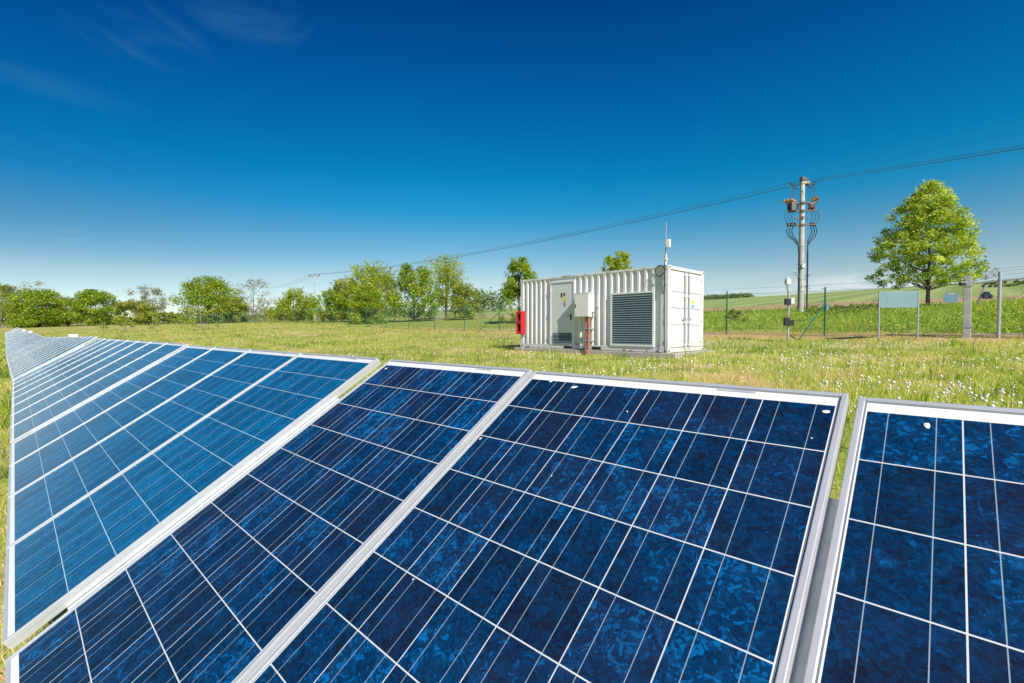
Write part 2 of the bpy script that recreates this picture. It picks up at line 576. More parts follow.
def cell_fn(b, stops=None, busc=(0.27, 0.34, 0.40), gapc=(0.62, 0.64, 0.65), gw=0.0078, violet=0.48, bw=0.0050, dust_sheen=0.010):
    uv = b.new('ShaderNodeUVMap', uv_map='cells')
    sep = b.new('ShaderNodeSeparateXYZ')
    b.l.new(uv.outputs[0], sep.inputs[0])
    u, v = sep.outputs[0], sep.outputs[1]
    oi = b.new('ShaderNodeObjectInfo')
    rnd = oi.outputs['Random']
    fu, fv = b.m('FRACT', u), b.m('FRACT', v)
    iu, iv = b.m('FLOOR', u), b.m('FLOOR', v)

    def near(x, c, w):
        return b.m('LESS_THAN', b.m('ABSOLUTE', b.m('SUBTRACT', x, c)), w)
    du = b.m('SUBTRACT', 0.5, b.m('ABSOLUTE', b.m('SUBTRACT', fu, 0.5)))
    dv = b.m('SUBTRACT', 0.5, b.m('ABSOLUTE', b.m('SUBTRACT', fv, 0.5)))
    gap = b.m('MAXIMUM', b.m('LESS_THAN', du, gw), b.m('LESS_THAN', dv, gw * 1.15))
    outside = b.m('MAXIMUM', b.m('GREATER_THAN', b.m('ABSOLUTE', b.m('SUBTRACT', u, 3.0)), 2.99),
                  b.m('GREATER_THAN', b.m('ABSOLUTE', b.m('SUBTRACT', v, 5.0)), 4.99))
    bus = b.m('MAXIMUM', near(fu, 0.25, bw), near(fu, 0.75, bw))
    # cell id -> random
    cmb = b.new('ShaderNodeCombineXYZ')
    b.put(cmb.inputs[0], iu)
    b.put(cmb.inputs[1], iv)
    b.put(cmb.inputs[2], b.m('MULTIPLY', rnd, 91.7))
    wn = b.new('ShaderNodeTexWhiteNoise', noise_dimensions='3D')
    b.l.new(cmb.outputs[0], wn.inputs['Vector'])
    wc = wn.outputs['Color']
    # crystal flakes of the polycrystalline wafer
    p = b.vm('ADD', uv.outputs[0], b.vm('SCALE', wc, None))
    p.node.inputs[1]
    sc = p.node.inputs[1].links[0].from_node
    sc.inputs[3].default_value = 37.0
    off = b.new('ShaderNodeCombineXYZ')
    b.put(off.inputs[2], b.m('MULTIPLY', rnd, 13.0))
    p = b.vm('ADD', p, off.outputs[0])
    dn = b.new('ShaderNodeTexNoise')
    b.l.new(p, dn.inputs['Vector'])
    dn.inputs['Scale'].default_value = 5.0
    dn.inputs['Detail'].default_value = 4
    pw = b.vm('ADD', p, b.vm('MULTIPLY', dn.outputs['Color'], (0.30, 0.30, 0.30)))
    v1 = b.new('ShaderNodeTexVoronoi', feature='F1')
    b.l.new(pw, v1.inputs['Vector'])
    v1.inputs['Scale'].default_value = 21
    v1.inputs['Randomness'].default_value = 1
    v2 = b.new('ShaderNodeTexVoronoi', feature='F1')
    b.l.new(pw, v2.inputs['Vector'])
    v2.inputs['Scale'].default_value = 3.6
    r1 = b.new('ShaderNodeSeparateColor')
    b.l.new(v1.outputs['Color'], r1.inputs[0])
    r2 = b.new('ShaderNodeSeparateColor')
    b.l.new(v2.outputs['Color'], r2.inputs[0])
    wr = b.new('ShaderNodeSeparateColor')
    b.l.new(wc, wr.inputs[0])
    fl = b.m('ADD', b.m('MULTIPLY', r1.outputs[0], 0.62), b.m('MULTIPLY', r2.outputs[1], 0.38))
    fl = b.m('ADD', b.m('MULTIPLY', fl, 0.72), b.m('MULTIPLY', wr.outputs[0], 0.30))
    c = b.ramp(fl, stops or [(0.12, (0.003, 0.008, 0.024)), (0.50, (0.001, 0.024, 0.076)), (0.74, (0.001, 0.042, 0.130)), (0.80, (0.001, 0.085, 0.25)), (0.97, (0.001, 0.12, 0.34))])
    # some cells lean to a violet brown
    c = b.mix(b.m('MULTIPLY', b.smooth(wr.outputs[1], 0.40, 1.0), violet), c, b.mix(1.0, b.mix(0.35, c, (0.004, 0.012, 0.045)), (4.5, 0.75, 0.72), 'MULTIPLY'))
    # contact fingers: fine pale lines across the cell
    fg = b.m('LESS_THAN', b.m('ABSOLUTE', b.m('SUBTRACT', b.m('FRACT', b.m('MULTIPLY', v, 62.0)), 0.5)), 0.035)
    c = b.mix(b.m('MULTIPLY', fg, 0.25), c, (0.04, 0.17, 0.30))
    c = b.mix(bus, c, busc)
    c = b.mix(gap, c, gapc)
    c = b.mix(outside, c, (0.76, 0.76, 0.74))
    # light dusty film, denser towards the lower edge; paints pale sky reflection on far tables
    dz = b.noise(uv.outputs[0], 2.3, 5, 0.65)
    c = b.mix(b.m('MULTIPLY', b.smooth(dz, 0.4, 0.8), dust_sheen), c, (0.45, 0.44, 0.40))
    sh = principled(b, c, 0.45, 0, 0.06, None, 0, 0.8, 0.16)
    sh.node.inputs['Coat IOR'].default_value = 1.22
    return sh


M_cell = mat('solar_cell_glass', cell_fn)
BRIGHT = [(0.12, (0.001, 0.046, 0.120)), (0.5, (0.001, 0.084, 0.200)), (0.95, (0.001, 0.150, 0.34))]
M_cell_bright = mat('solar_cell_glass_bright', lambda b: cell_fn(b, BRIGHT, (0.13, 0.27, 0.42), (0.45, 0.58, 0.66), 0.0075, 0.10, 0.0048))
M_cell_faint_sheen = mat('solar_cell_glass_faint_sheen', lambda b: cell_fn(b, BRIGHT, (0.12, 0.25, 0.38), (0.45, 0.56, 0.62), 0.0075, 0.10, 0.0045, 0.10))  # thin grey mix: pale sky reflection painted into the cell colour
M_cell_pale_sheen = mat('solar_cell_glass_pale_sheen', lambda b: cell_fn(b, BRIGHT, (0.15, 0.25, 0.35), (0.42, 0.50, 0.54), 0.0070, 0.10, 0.0040, 0.62))  # stronger grey mix paints the silvery horizon reflection into the glass colour

# ------------------------------------------------------------------ ground


def axis_nodes(lo, hi, fine, near):
    xs = [0.0]
    step = fine
    while xs[-1] < hi:
        step = fine if xs[-1] < near else step * 1.10
        xs.append(xs[-1] + step)
    ys = [0.0]
    step = fine
    while ys[-1] > lo:
        step = fine if ys[-1] > -near else step * 1.10
        ys.append(ys[-1] - step)
    return np.array(sorted(set(xs + ys)))


aN = axis_nodes(-1500, 2500, 0.8, 60)
bN = axis_nodes(-1500, 2500, 0.8, 60)
AA, BB = np.meshgrid(aN, bN)
GX = AA * EA.x + BB * EB.x
GY = AA * EA.y + BB * EB.y
GZ = terrain(GX, GY)
V = np.stack([GX.ravel(), GY.ravel(), GZ.ravel()], 1)
nA, nB = len(aN), len(bN)
I = np.arange(nA * nB).reshape(nB, nA)
F = np.stack([I[:-1, :-1].ravel(), I[1:, :-1].ravel(), I[1:, 1:].ravel(), I[:-1, 1:].ravel()], 1)
ground = np_mesh('ground', V, F, M_ground)
ground.data.polygons.foreach_set('use_smooth', [True] * len(F))
tag(ground, 'gently rising meadow ground with a crop field on the far rise', 'ground', None, 'structure')

# ------------------------------------------------------------------ shipping container
CX, CY, CZ = 4.572, 13.6, CAM_H - 0.709
CYAW = R_(44.47)
CL, CW, CH = 6.06, 2.44, 2.59
pad = empty('foundation_slab', (CX, CY, CZ), CYAW)
tag(pad, 'low concrete slab under the white container', 'slab')
m = MB().box(-0.16, CW + 0.35, -0.32, CL + 0.2, -0.42, -0.003, 0, None, 0.02)
m.build('slab_body', M_conc, pad)

ct = empty('shipping_container', (CX, CY, CZ), CYAW)
tag(ct, 'white corrugated steel container with louvred vent and double end doors', 'container')


def corr(y0, y1, z0, z1, x, amp, pitch, axis='x', sign=-1):
    """corrugated sheet in the plane x = const (or y = const), depth amp"""
    pts = []
    n = max(1, round((y1 - y0) / pitch))
    p = (y1 - y0) / n
    for i in range(n):
        s = y0 + i * p
        pts += [(s, 0), (s + 0.30 * p, 0), (s + 0.40 * p, amp), (s + 0.90 * p, amp)]
    pts.append((y1, 0))
    vs, fs = [], []
    for s, dpt in pts:
        for z in (z0, z1):
            vs.append((x + dpt, s, z) if axis == 'x' else (s, x + dpt, z))
    for i in range(len(pts) - 1):
        a = 2 * i
        fs.append((a, a + 1, a + 3, a + 2))
    return vs, fs


# long wall, cut round the door and the big vent
wall = MB()
ZB, ZT = 0.16, CH - 0.07
for (y0, y1, z0, z1) in ((0.15, 0.47, ZB, ZT), (0.47, 1.95, 1.83, ZT), (0.47, 1.95, ZB, 0.19), (1.95, 3.44, ZB, ZT), (4.56, CL - 0.15, ZB, ZT), (3.44, 4.56, 2.38, ZT)):
    vs, fs = corr(y0, y1, z0, z1, 0.008, 0.068, 0.245)
    if z0 == 2.38:
        wall.box(0.03, 0.05, y0, y1, z0, z1)
    else:
        wall.add(vs, fs)
vs, fs = corr(0.15, CL - 0.15, ZB, ZT, CW - 0.012, -0.05, 0.245)
wall.add(vs, fs)
vs, fs = corr(0.15, CW - 0.15, ZB, ZT, CL - 0.012, -0.05, 0.245, 'y')
wall.add(vs, fs)
wall.build('wall', M_white, ct)
rf = MB()
vs, fs = corr(0.1, CL - 0.1, 0.08, CW - 0.08, 0, -0.02, 0.3)
rf.add([(z, s, CH - 0.025 + x) for x, s, z in vs], fs)
rf.build('roof', M_white, ct)
fl = MB().box(0.05, CW - 0.05, 0.05, CL - 0.05, 0.10, 0.15)
fl.build('floor', M_dark, ct)
for x in (0, CW - 0.10):
    MB().box(x, x + 0.10, 0.16, CL - 0.16, CH - 0.075, CH - 0.012, 0, None, 0.006).build('top_rail', M_white, ct)
    MB().box(x + (0.0 if x == 0 else 0.04), x + (0.06 if x == 0 else 0.10), 0.16, CL - 0.16, 0.012, 0.165, 0, None, 0.006).build('bottom_rail', M_white, ct)
MB().box(0.16, CW - 0.16, 0.0, 0.10, CH - 0.115, CH - 0.014, 0, None, 0.006).build('end_header', M_white, ct)
MB().box(0.16, CW - 0.16, 0.0, 0.10, 0.012, 0.14, 0, None, 0.006).build('end_sill', M_white, ct)
MB().box(0.16, CW - 0.16, CL - 0.10, CL, CH - 0.09, CH - 0.014, 0, None, 0.006).build('end_header', M_white, ct)
MB().box(0.16, CW - 0.16, CL - 0.10, CL, 0.012, 0.14, 0, None, 0.006).build('end_sill', M_white, ct)
for x in (0.004, CW - 0.154):
    for y in (0.004, CL - 0.154):
        MB().box(x, x + 0.15, y, y + 0.15, 0.118, CH - 0.118, 0, None, 0.012).build('corner_post', M_white, ct)
for x in (-0.003, CW - 0.159):
    for y in (-0.003, CL - 0.175):
        for z in (0.0, CH - 0.117):
            c = MB().box(x, x + 0.162, y, y + 0.178, z, z + 0.117, 0, None, 0.01)
            fx = x - 0.002 if x < 1 else x + 0.162 - 0.001
            fy = y - 0.002 if y < 1 else y + 0.178 - 0.001
            c.box(fx, fx + 0.003, y + 0.06, y + 0.118, z + 0.035, z + 0.085, 1)
            c.box(x + 0.05, x + 0.112, fy, fy + 0.003, z + 0.035, z + 0.085, 1)
            c.build('corner_casting', [M_white, M_dark], ct)
for y in (2.35, 3.55):
    MB().box(-0.004, 0.01, y, y + 0.36, 0.03, 0.118).build('forklift_pocket', [M_dark], ct)
rg = random.Random(5)
for k in range(7):
    y = rg.uniform(0.6, 5.6)
    MB().box(-0.003, 0.0, y, y + rg.uniform(0.04, 0.18), CH - 0.06 + rg.uniform(0, 0.02), CH - 0.03, 0).build('rust_stain', M_rust, ct)
MB().box(-0.003, 0.0, 3.6, 3.95, CH - 0.045, CH - 0.02, 0).build('rust_stain', M_rust, ct)
for k in range(10):
    y = rg.uniform(0.3, 5.8)
    MB().box(-0.004, -0.001, y, y + rg.uniform(0.02, 0.1), 0.02, 0.04 + rg.uniform(0, 0.05), 0).build('rust_stain', M_rust, ct)
for k in range(9):
    z = rg.uniform(0.2, 2.3)
    MB().box(-0.004, 0.0, 0.09 + rg.uniform(0, 0.03), 0.13 + rg.uniform(0, 0.02), z, z + rg.uniform(0.03, 0.14), 0).build('rust_stain', M_rust, ct)


# big louvred vent
lv = MB()
lv.box(-0.03, 0.05, 0.44, 0.50, 0.17, 1.86, 0, None, 0.006)
lv.box(-0.03, 0.05, 1.92, 1.98, 0.17, 1.86, 0, None, 0.006)
lv.box(-0.032, 0.05, 0.50, 1.92, 1.80, 1.86, 0, None, 0.006)
lv.box(-0.032, 0.05, 0.50, 1.92, 0.17, 0.23, 0, None, 0.006)
vent = lv.build('vent', M_white2, ct)
sl = MB()
N = 22
for k in range(N):
    z = 0.24 + (k + 0.5) * (1.55 / N)
    mt = Matrix.Translation((0.0, 0, z)) @ Matrix.Rotation(R_(-48), 4, 'Y')
    sl.box(-0.042, 0.042, 0.502, 1.918, -0.0035, 0.0035, 0, mt)
sl.build('slats', M_slat, vent)
MB().box(0.075, 0.09, 0.46, 1.96, 0.18, 1.85).build('vent_back', M_dark, vent)

# personnel door with its low louvre, stickers and handle
dr = MB()
dr.box(-0.02, 0.05, 3.44, 3.50, 0.16, 2.40, 0, None, 0.006)
dr.box(-0.02, 0.05, 4.50, 4.56, 0.16, 2.40, 0, None, 0.006)
dr.box(-0.022, 0.05, 3.50, 4.50, 2.34, 2.40, 0, None, 0.006)
dr.box(0.0, 0.045, 3.505, 4.495, 0.17, 2.335, 0, None, 0.004)
door = dr.build('door', M_greypaint, ct)
for z in (0.45, 1.25, 2.05):
    MB().tube([(-0.03, 4.53, z), (-0.03, 4.53, z + 0.12)], 0.016, 8).build('hinge', M_galv, door)
h = MB().box(-0.012, -0.0, 3.57, 3.63, 1.02, 1.22, 0, None, 0.003)
h.tube([(-0.012, 3.6, 1.17), (-0.055, 3.6, 1.17), (-0.055, 3.71, 1.16)], 0.011, 8)
h.build('handle', M_black, door)
dl = MB()
for k in range(7):
    z = 0.22 + k * 0.052
    mt = Matrix.Translation((-0.012, 0, z)) @ Matrix.Rotation(R_(-45), 4, 'Y')
    dl.box(-0.026, 0.026, 3.58, 4.42, -0.003, 0.003, 0, mt)
dl.box(-0.005, -0.001, 3.57, 4.43, 0.19, 0.57, 1)
dl.build('low_vent', [M_slat, M_dark], door)
st = MB()
st.box(-0.003, -0.0005, 3.98, 4.06, 1.83, 1.98, 0)
st.box(-0.003, -0.0005, 3.86, 3.93, 1.86, 1.98, 0)
st.build('warning_sticker', M_stdark, door)
st = MB()
st.add([(-0.004, 3.80, 1.70), (-0.004, 3.98, 1.70), (-0.004, 3.89, 1.87)], [(0, 1, 2)], 0)
st.box(-0.004, -0.0005, 3.86, 3.93, 1.695, 1.70, 0)
st.build('warning_triangle', M_yellow, door)
MB().box(-0.003, -0.0005, 3.82, 3.94, 1.50, 1.66).build('notice_sticker', M_purple, door)

# double end doors
for side, (x0, x1) in enumerate(((0.157, 1.215), (1.225, 2.283))):
    d = MB()
    zs = [0.145, 0.83, 1.34, 1.83, CH - 0.12]
    for k in range(4):
        d.box(x0 + 0.03, x1 - 0.03, 0.034, 0.06, zs[k] + 0.012, zs[k + 1] - 0.012, 0, None, 0.006)
    d.box(x0, x1, 0.045, 0.065, 0.15, CH - 0.125, 1)
    d.box(x0, x0 + 0.035, 0.028, 0.06, 0.15, CH - 0.125)
    d.box(x1 - 0.035, x1, 0.028, 0.06, 0.15, CH - 0.125)
    leaf = d.build('end_door', [M_white, M_galv], ct)
    xs = (x1 - 0.13,) if side == 0 else (x0 + 0.13,)
    for x in xs:
        MB().tube([(x, -0.004, 0.08), (x, -0.004, CH - 0.07)], 0.022, 8).build('lock_rod', M_galv, leaf)
        hh = MB().box(x - 0.16 if side == 0 else x - 0.03, x + 0.03 if side == 0 else x + 0.16, -0.03, -0.012, 1.0, 1.04, 0, None, 0.004)
        hh.box(x - 0.04, x + 0.04, -0.028, 0.03, 0.96, 1.08, 0, None, 0.004)
        hh.build('door_handle', M_galv, leaf)
        for z in (0.2, 0.9, 1.7, 2.35):
            MB().box(x - 0.045, x + 0.045, -0.02, 0.034, z, z + 0.06, 0, None, 0.004).build('rod_guide', M_white, leaf)
    for z in (0.3, 0.95, 1.6, 2.25):
        xx = x0 - 0.05 if side == 0 else x1 - 0.03
        MB().box(xx, xx + 0.08, -0.012, 0.03, z, z + 0.13, 0, None, 0.006).build('hinge', M_white, leaf)
    if side == 1:
        MB().box(1.60, 1.78, 0.030, 0.033, 1.52, 1.62).build('yellow_sticker', M_yellow, leaf)
        MB().box(1.58, 1.80, 0.030, 0.033, 1.38, 1.48).build('blue_sticker', M_stblue, leaf)

# wall cabinet with its red brown conduit
cb = MB().box(-0.306, 0.01, 2.62, 3.22, 1.11, 1.90, 0, None, 0.01)
cb.box(-0.314, -0.30, 2.64, 3.20, 1.13, 1.88, 0, None, 0.005)
cab = cb.build('wall_cabinet', M_white2, ct)
MB().box(-0.32, -0.02, 2.60, 3.24, 1.895, 1.915, 0, None, 0.004).build('rain_lid', M_white2, cab)
MB().box(-0.325, -0.31, 3.14, 3.17, 1.42, 1.54, 0, None, 0.003).build('latch', M_black, cab)
pp = MB()
for dy, r in ((2.70, 0.045), (2.80, 0.045)):
    pp.tube([(-0.20, dy, 1.12), (-0.20, dy, 0.5), (-0.21, dy, -0.40)], r, 10)
pp.build('conduit', M_redpipe, cab, True)
for z in (0.3, 0.7):
    MB().box(-0.255, 0.02, 2.64, 2.86, z, z + 0.03, 0, None, 0.004).build('pipe_clamp', M_galv, cab)
ey = MB().tube([(0.02, 2.45, 1.42), (-0.10, 2.45, 1.42), (-0.14, 2.40, 1.40)], 0.018, 8)
ey.box(-0.20, -0.12, 2.34, 2.46, 1.36, 1.43, 0, None, 0.008)
ey.build('flood_lamp', M_galv, ct)

# red extinguisher box on the wall
rb = empty('extinguisher_box', (0, 0, 0))
rb.matrix_world = Matrix.Translation((CX, CY, CZ)) @ Matrix.Rotation(CYAW, 4, 'Z') @ Matrix.Translation((-0.01, 5.93, 0.52))
tag(rb, 'red plastic box hung on the far left corner of the white container', 'box')
q = MB()
for (y0, y1, z0, z1) in ((-0.14, -0.09, 0, 0.86), (0.09, 0.14, 0, 0.86), (-0.09, 0.09, 0, 0.10), (-0.09, 0.09, 0.38, 0.50), (-0.09, 0.09, 0.76, 0.86)):
    q.box(-0.22, -0.005, y0, y1, z0, z1, 0, None, 0.012)
q.build('body', M_red, rb)
MB().box(-0.16, -0.01, -0.088, 0.088, 0.102, 0.378).build('lower_recess', M_dark, rb)
MB().box(-0.16, -0.01, -0.088, 0.088, 0.502, 0.758).build('upper_recess', M_dark, rb)
MB().box(-0.004, 0.006, -0.17, 0.16, -0.02, 0.88).build('back_plate', M_galv, rb)

# antenna mast
am = empty('antenna_mast', (0, 0, 0))
am.matrix_world = Matrix.Translation((CX, CY, CZ)) @ Matrix.Rotation(CYAW, 4, 'Z') @ Matrix.Translation((-0.045, 0.07, 0.0))
tag(am, 'thin grey mast with white sensor box at the front corner of the container', 'mast')
MB().tube([(0, 0, 1.9), (0, 0, 3.82)], [0.019, 0.014], 8).build('pole', M_galv, am)
MB().tube([(0, 0, 2.58), (0, 0, 2.90)], 0.034, 10).box(-0.05, 0.05, -0.05, 0.05, 2.72, 2.76, 0, None, 0.004).build('sleeve', M_offwhite, am)
MB().box(0.015, 0.135, -0.09, 0.01, 3.10, 3.33, 0, None, 0.01).build('sensor_box', M_offwhite, am)
cb2 = [(0, -0.01, 3.10), (-0.02, 0.0, 2.95), (-0.03, 0.02, 2.6)]
lp = [(-0.03, 0.02 + 0.15 - 0.15 * math.cos(t), 2.42 + 0.16 * math.sin(t)) for t in np.linspace(0, 2 * math.pi, 16)]
cb3 = [(-0.03, 0.02, 2.3), (-0.025, 0.015, 1.0), (-0.03, 0.0, -0.1)]
MB().tube(cb2 + lp + cb3, 0.013, 6).build('cable', M_cable, am)
for z in (2.0, 2.45):
    MB().box(-0.03, 0.05, -0.03, 0.03, z, z + 0.04).build('bracket', M_galv, am)

# ------------------------------------------------------------------ solar panels
RC = np.array([[0.73130609, -0.57515269, 0.36659348], [0.01262215, 0.54880869, 0.83585268], [-0.68193261, -0.60663696, 0.40860681]])
TC = np.array([-0.659872462, 0.119271422, 2.43563894])
cth, sth = math.cos(PITCH), math.sin(PITCH)
C2W = np.array([[1, 0, 0], [0, -sth, cth], [0, -cth, -sth]])   # camera (right, down, forward) -> world


def c2w(p):
    return Vector(C2W @ np.asarray(p))


UW, VW = c2w(RC[:, 0]), c2w(RC[:, 1])
NW = UW.cross(-VW)
ORG = c2w(TC) + Vector((0, 0, CAM_H))
CELL = 0.1585
PW, PL, PT = 0.988, 1.662, 0.040       # panel width, length, frame depth
MU = (PW - 6 * CELL) / 2               # side margin from frame edge to the cells
MTOP, MBOT = 0.046, PL - 10 * CELL - 0.046


def make_panel(cellm):
    root = empty('solar_panel')
    f = MB()
    fw = 0.0125
    # outer box sides and the top lip of the frame
    x0, x1 = -PW / 2, PW / 2
    f.box(x0, x0 + fw, 0, PL, -PT, 0, 0, None, 0.0018)
    f.box(x1 - fw, x1, 0, PL, -PT, 0, 0, None, 0.0018)
    f.box(x0 + fw, x1 - fw, 0, fw, -PT, -0.0006, 0, None, 0.0018)
    f.box(x0 + fw, x1 - fw, PL - fw, PL, -PT, -0.0006, 0, None, 0.0018)
    # inner return flange under the frame
    f.box(x0 + fw, x0 + 0.035, fw, PL - fw, -PT, -PT + 0.002)
    f.box(x1 - 0.035, x1 - fw, fw, PL - fw, -PT, -PT + 0.002)
    f.box(x1 - 0.0004, x1 + 0.0005, 0.003, PL - 0.003, -0.0185, -0.0165, 1)
    f.box(x0 - 0.0005, x0 + 0.0004, 0.003, PL - 0.003, -0.0185, -0.0165, 1)
    f.build('frame', [M_alu, M_galv], root)
    g = MB()
    g.box(x0 + fw + 0.0015, x0 + fw + 0.0045, fw, PL - fw, -0.010, -0.0034)
    g.box(x1 - fw - 0.0045, x1 - fw - 0.0015, fw, PL - fw, -0.010, -0.0034)
    g.box(x0 + fw + 0.0045, x1 - fw - 0.0045, PL - fw - 0.004, PL - fw - 0.001, -0.010, -0.0036)
    g.build('seal', simple('rubber_seal', (0.16, 0.17, 0.19), 0.6), root)
    me = bpy.data.meshes.new('glass')
    gx0, gx1, gy0, gy1 = x0 + fw, x1 - fw, fw, PL - fw
    me.from_pydata([(gx0, gy0, -0.004), (gx1, gy0, -0.004), (gx1, gy1, -0.004), (gx0, gy1, -0.004),
                    (gx0, gy0, -0.009), (gx1, gy0, -0.009), (gx1, gy1, -0.009), (gx0, gy1, -0.009)], [],
                   [(0, 1, 2, 3), (7, 6, 5, 4), (0, 4, 5, 1), (1, 5, 6, 2), (2, 6, 7, 3), (3, 7, 4, 0)])
    uvl = me.uv_layers.new(name='cells')
    for lo in me.loops:
        co = me.vertices[lo.vertex_index].co
        uvl.data[lo.index].uv = ((co.x - x0 - MU) / CELL, (PL - MTOP - co.y) / CELL)
    me.materials.append(cellm)
    o = bpy.data.objects.new('glass', me)
    COL.objects.link(o)
    o.parent = root
    j = MB().box(-0.07, 0.07, PL - 0.24, PL - 0.12, -0.036, -0.0095, 0, None, 0.004)
    j.build('junction_box', M_black, root)
    lb = MB().box(x1 - 0.30, x1 - 0.20, PL - 0.026, PL - 0.017, -0.0036, -0.0026)
    lb.build('serial_sticker', simple('sticker_grey', (0.45, 0.47, 0.48), 0.5), root)
    return root


ORD = ['first', 'second', 'third', 'fourth', 'fifth', 'sixth', 'seventh', 'eighth', 'ninth', 'tenth', 'eleventh', 'twelfth',
       'thirteenth', 'fourteenth', 'fifteenth', 'sixteenth', 'seventeenth', 'eighteenth', 'nineteenth', 'twentieth',
       'twenty-first', 'twenty-second', 'twenty-third', 'twenty-fourth', 'twenty-fifth', 'twenty-sixth', 'twenty-seventh',
       'twenty-eighth', 'twenty-ninth', 'thirtieth', 'thirty-first', 'thirty-second', 'thirty-third', 'thirty-fourth']
PGRP = 'solar panels in the long row'
PROTO = {}


def place_panel(low_mid, ux, vup, label, cellm=None):
    """low_mid: middle of the lower edge on the glass side"""
    cellm = cellm or M_cell_bright
    if cellm.name not in PROTO:
        o = PROTO[cellm.name] = make_panel(cellm)
    else:
        o = copy_tree(PROTO[cellm.name])
    nz = ux.cross(vup)
    mt = Matrix(((ux.x, vup.x, nz.x, low_mid.x), (ux.y, vup.y, nz.y, low_mid.y), (ux.z, vup.z, nz.z, low_mid.z), (0, 0, 0, 1)))
    o.matrix_world = mt
    tag(o, label, 'solar panel', PGRP)
    return o


def fit_low(du, dv, dn):
    """lower edge midpoint of a panel whose cell grid starts at the fitted offset"""
    return ORG + UW * (du + 3 * CELL) + VW * (dv + 10 * CELL + MBOT) - NW * dn


tables = []                       # (start low corner, u axis, v axis, length): one mounting rack each
VU = -VW
place_panel(fit_low(2.0125, 0.0043, 0.0105), UW, VU, 'nearest solar panel, right of the wide dark gap, cut off by the picture edge', M_cell)
place_panel(fit_low(1.0043, 0.0023, 0.0047), UW, VU, 'first large blue solar panel left of the wide dark gap', M_cell)
place_panel(fit_low(0, 0, 0), UW, VU, 'second blue solar panel along the row left of the wide dark gap', M_cell)
tables.append((fit_low(0, 0, 0) - UW * PW / 2, UW, VU, 2.0))
tables.append((fit_low(2.0125, 0.0043, 0.0105) - UW * PW / 2, UW, VU, 3.0))
off = 1.101
lows = []
for k in range(12):
    if k == 4:
        off += 0.07
    p = fit_low(-off, 0.0055 if k < 4 else 0.0, -0.007 if k < 4 else -0.020)
    lows.append(p)
    place_panel(p, UW, VU, '%s lighter blue solar panel along the row, counting left from the wide dark gap' % ORD[k + 2], M_cell_bright if k < 4 else M_cell_faint_sheen)
    off += 1.004 if k < 4 else 1.012
tables.append((lows[3] - UW * PW / 2, UW, VU, 4.0))
tables.append((lows[11] - UW * PW / 2, UW, VU, 8.1))


def section(start, plan, slope, n, first, far, per):
    """a run of panels that follows the ground; start = lower right corner"""
    d = Vector((plan[0], plan[1], 0)).normalized()
    d = Vector((d.x, d.y, slope)).normalized()
    u = -d
    hz = Vector((u.x, u.y, 0)).normalized()
    hz = Vector((-hz.y, hz.x, 0))
    vu = hz * math.cos(R_(33.3)) + Vector((0, 0, 1)) * math.sin(R_(33.3))
    vu = (vu - u * vu.dot(u)).normalized()
    s = 0.04
    t0 = s
    for k in range(n):
        lab = ('%s solar panel along the row, counting left from the wide dark gap' % ORD[first + k]) if not far else \
            'thin pale sliver of a solar panel in the rising far end of the row'
        place_panel(start + d * (s + PW / 2), u, vu, lab, M_cell_pale_sheen)
        s += PW + 0.010
        if (k + 1) % per == 0 or k == n - 1:
            tables.append((start + d * s, u, vu, s - t0))
            if k < n - 1:
                s += 0.08
            t0 = s
    return start + d * s


endA = lows[11] - UW * (PW / 2 + 0.05) + NW * 0.02
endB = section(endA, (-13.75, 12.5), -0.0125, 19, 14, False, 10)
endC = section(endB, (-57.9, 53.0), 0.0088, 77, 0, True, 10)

M_rafter = simple('pale_zinc_rafter', (0.62, 0.64, 0.62), 0.55, 0.2, 0.15, 12)
# mounting racks: two purlins, sloping rafters, front and rear posts
for ti, (low, u, vu, ln) in enumerate(tables):
    n_ = u.cross(vu)
    rk = empty('mounting_rack', low)
    lab = ['galvanised rack under the two large blue panels left of the wide gap', 'galvanised rack under the nearest panel at the right edge',
           'galvanised rack under the third to sixth panels left of the wide gap', 'galvanised rack under the seventh to fourteenth panels left of the wide gap']
    tag(rk, lab[ti] if ti < 4 else 'galvanised rack under the distant bent part of the panel row', 'rack', 'racks carrying the solar panels')
    nr = max(2, int(round(ln / 2.0)) + 1)
    for vv in (0.40, 1.22):
        q = MB()
        base = vu * vv - n_ * (PT + 0.094)
        mt = Matrix((u, vu, n_)).transposed().to_4x4()
        mt = Matrix.Translation(base) @ mt
        q.box(0.01, ln - 0.01, -0.03, 0.03, -0.03, 0.03, 0, mt)
        q.build('purlin', M_galv, rk)
    for r in range(nr):
        s = -0.004 + (ln + 0.008) * r / (nr - 1)
        mt = Matrix((u, vu, n_)).transposed().to_4x4()
        mt = Matrix.Translation(u * s - n_ * (PT + 0.003)) @ mt
        MB().box(-0.03, 0.03, 0.16, 1.36, -0.06, 0.0, 0, mt).build('rafter', M_rafter, rk)
        for vv in (0.40, 1.22):
            top = low + u * s + vu * vv - n_ * (PT + 0.15)
            gz = float(terrain(top.x, top.y)) - 0.25
            a = top - low
            MB().box(a.x - 0.035, a.x + 0.035, a.y - 0.035, a.y + 0.035, gz - low.z, a.z, 0).build('post', M_galv, rk)

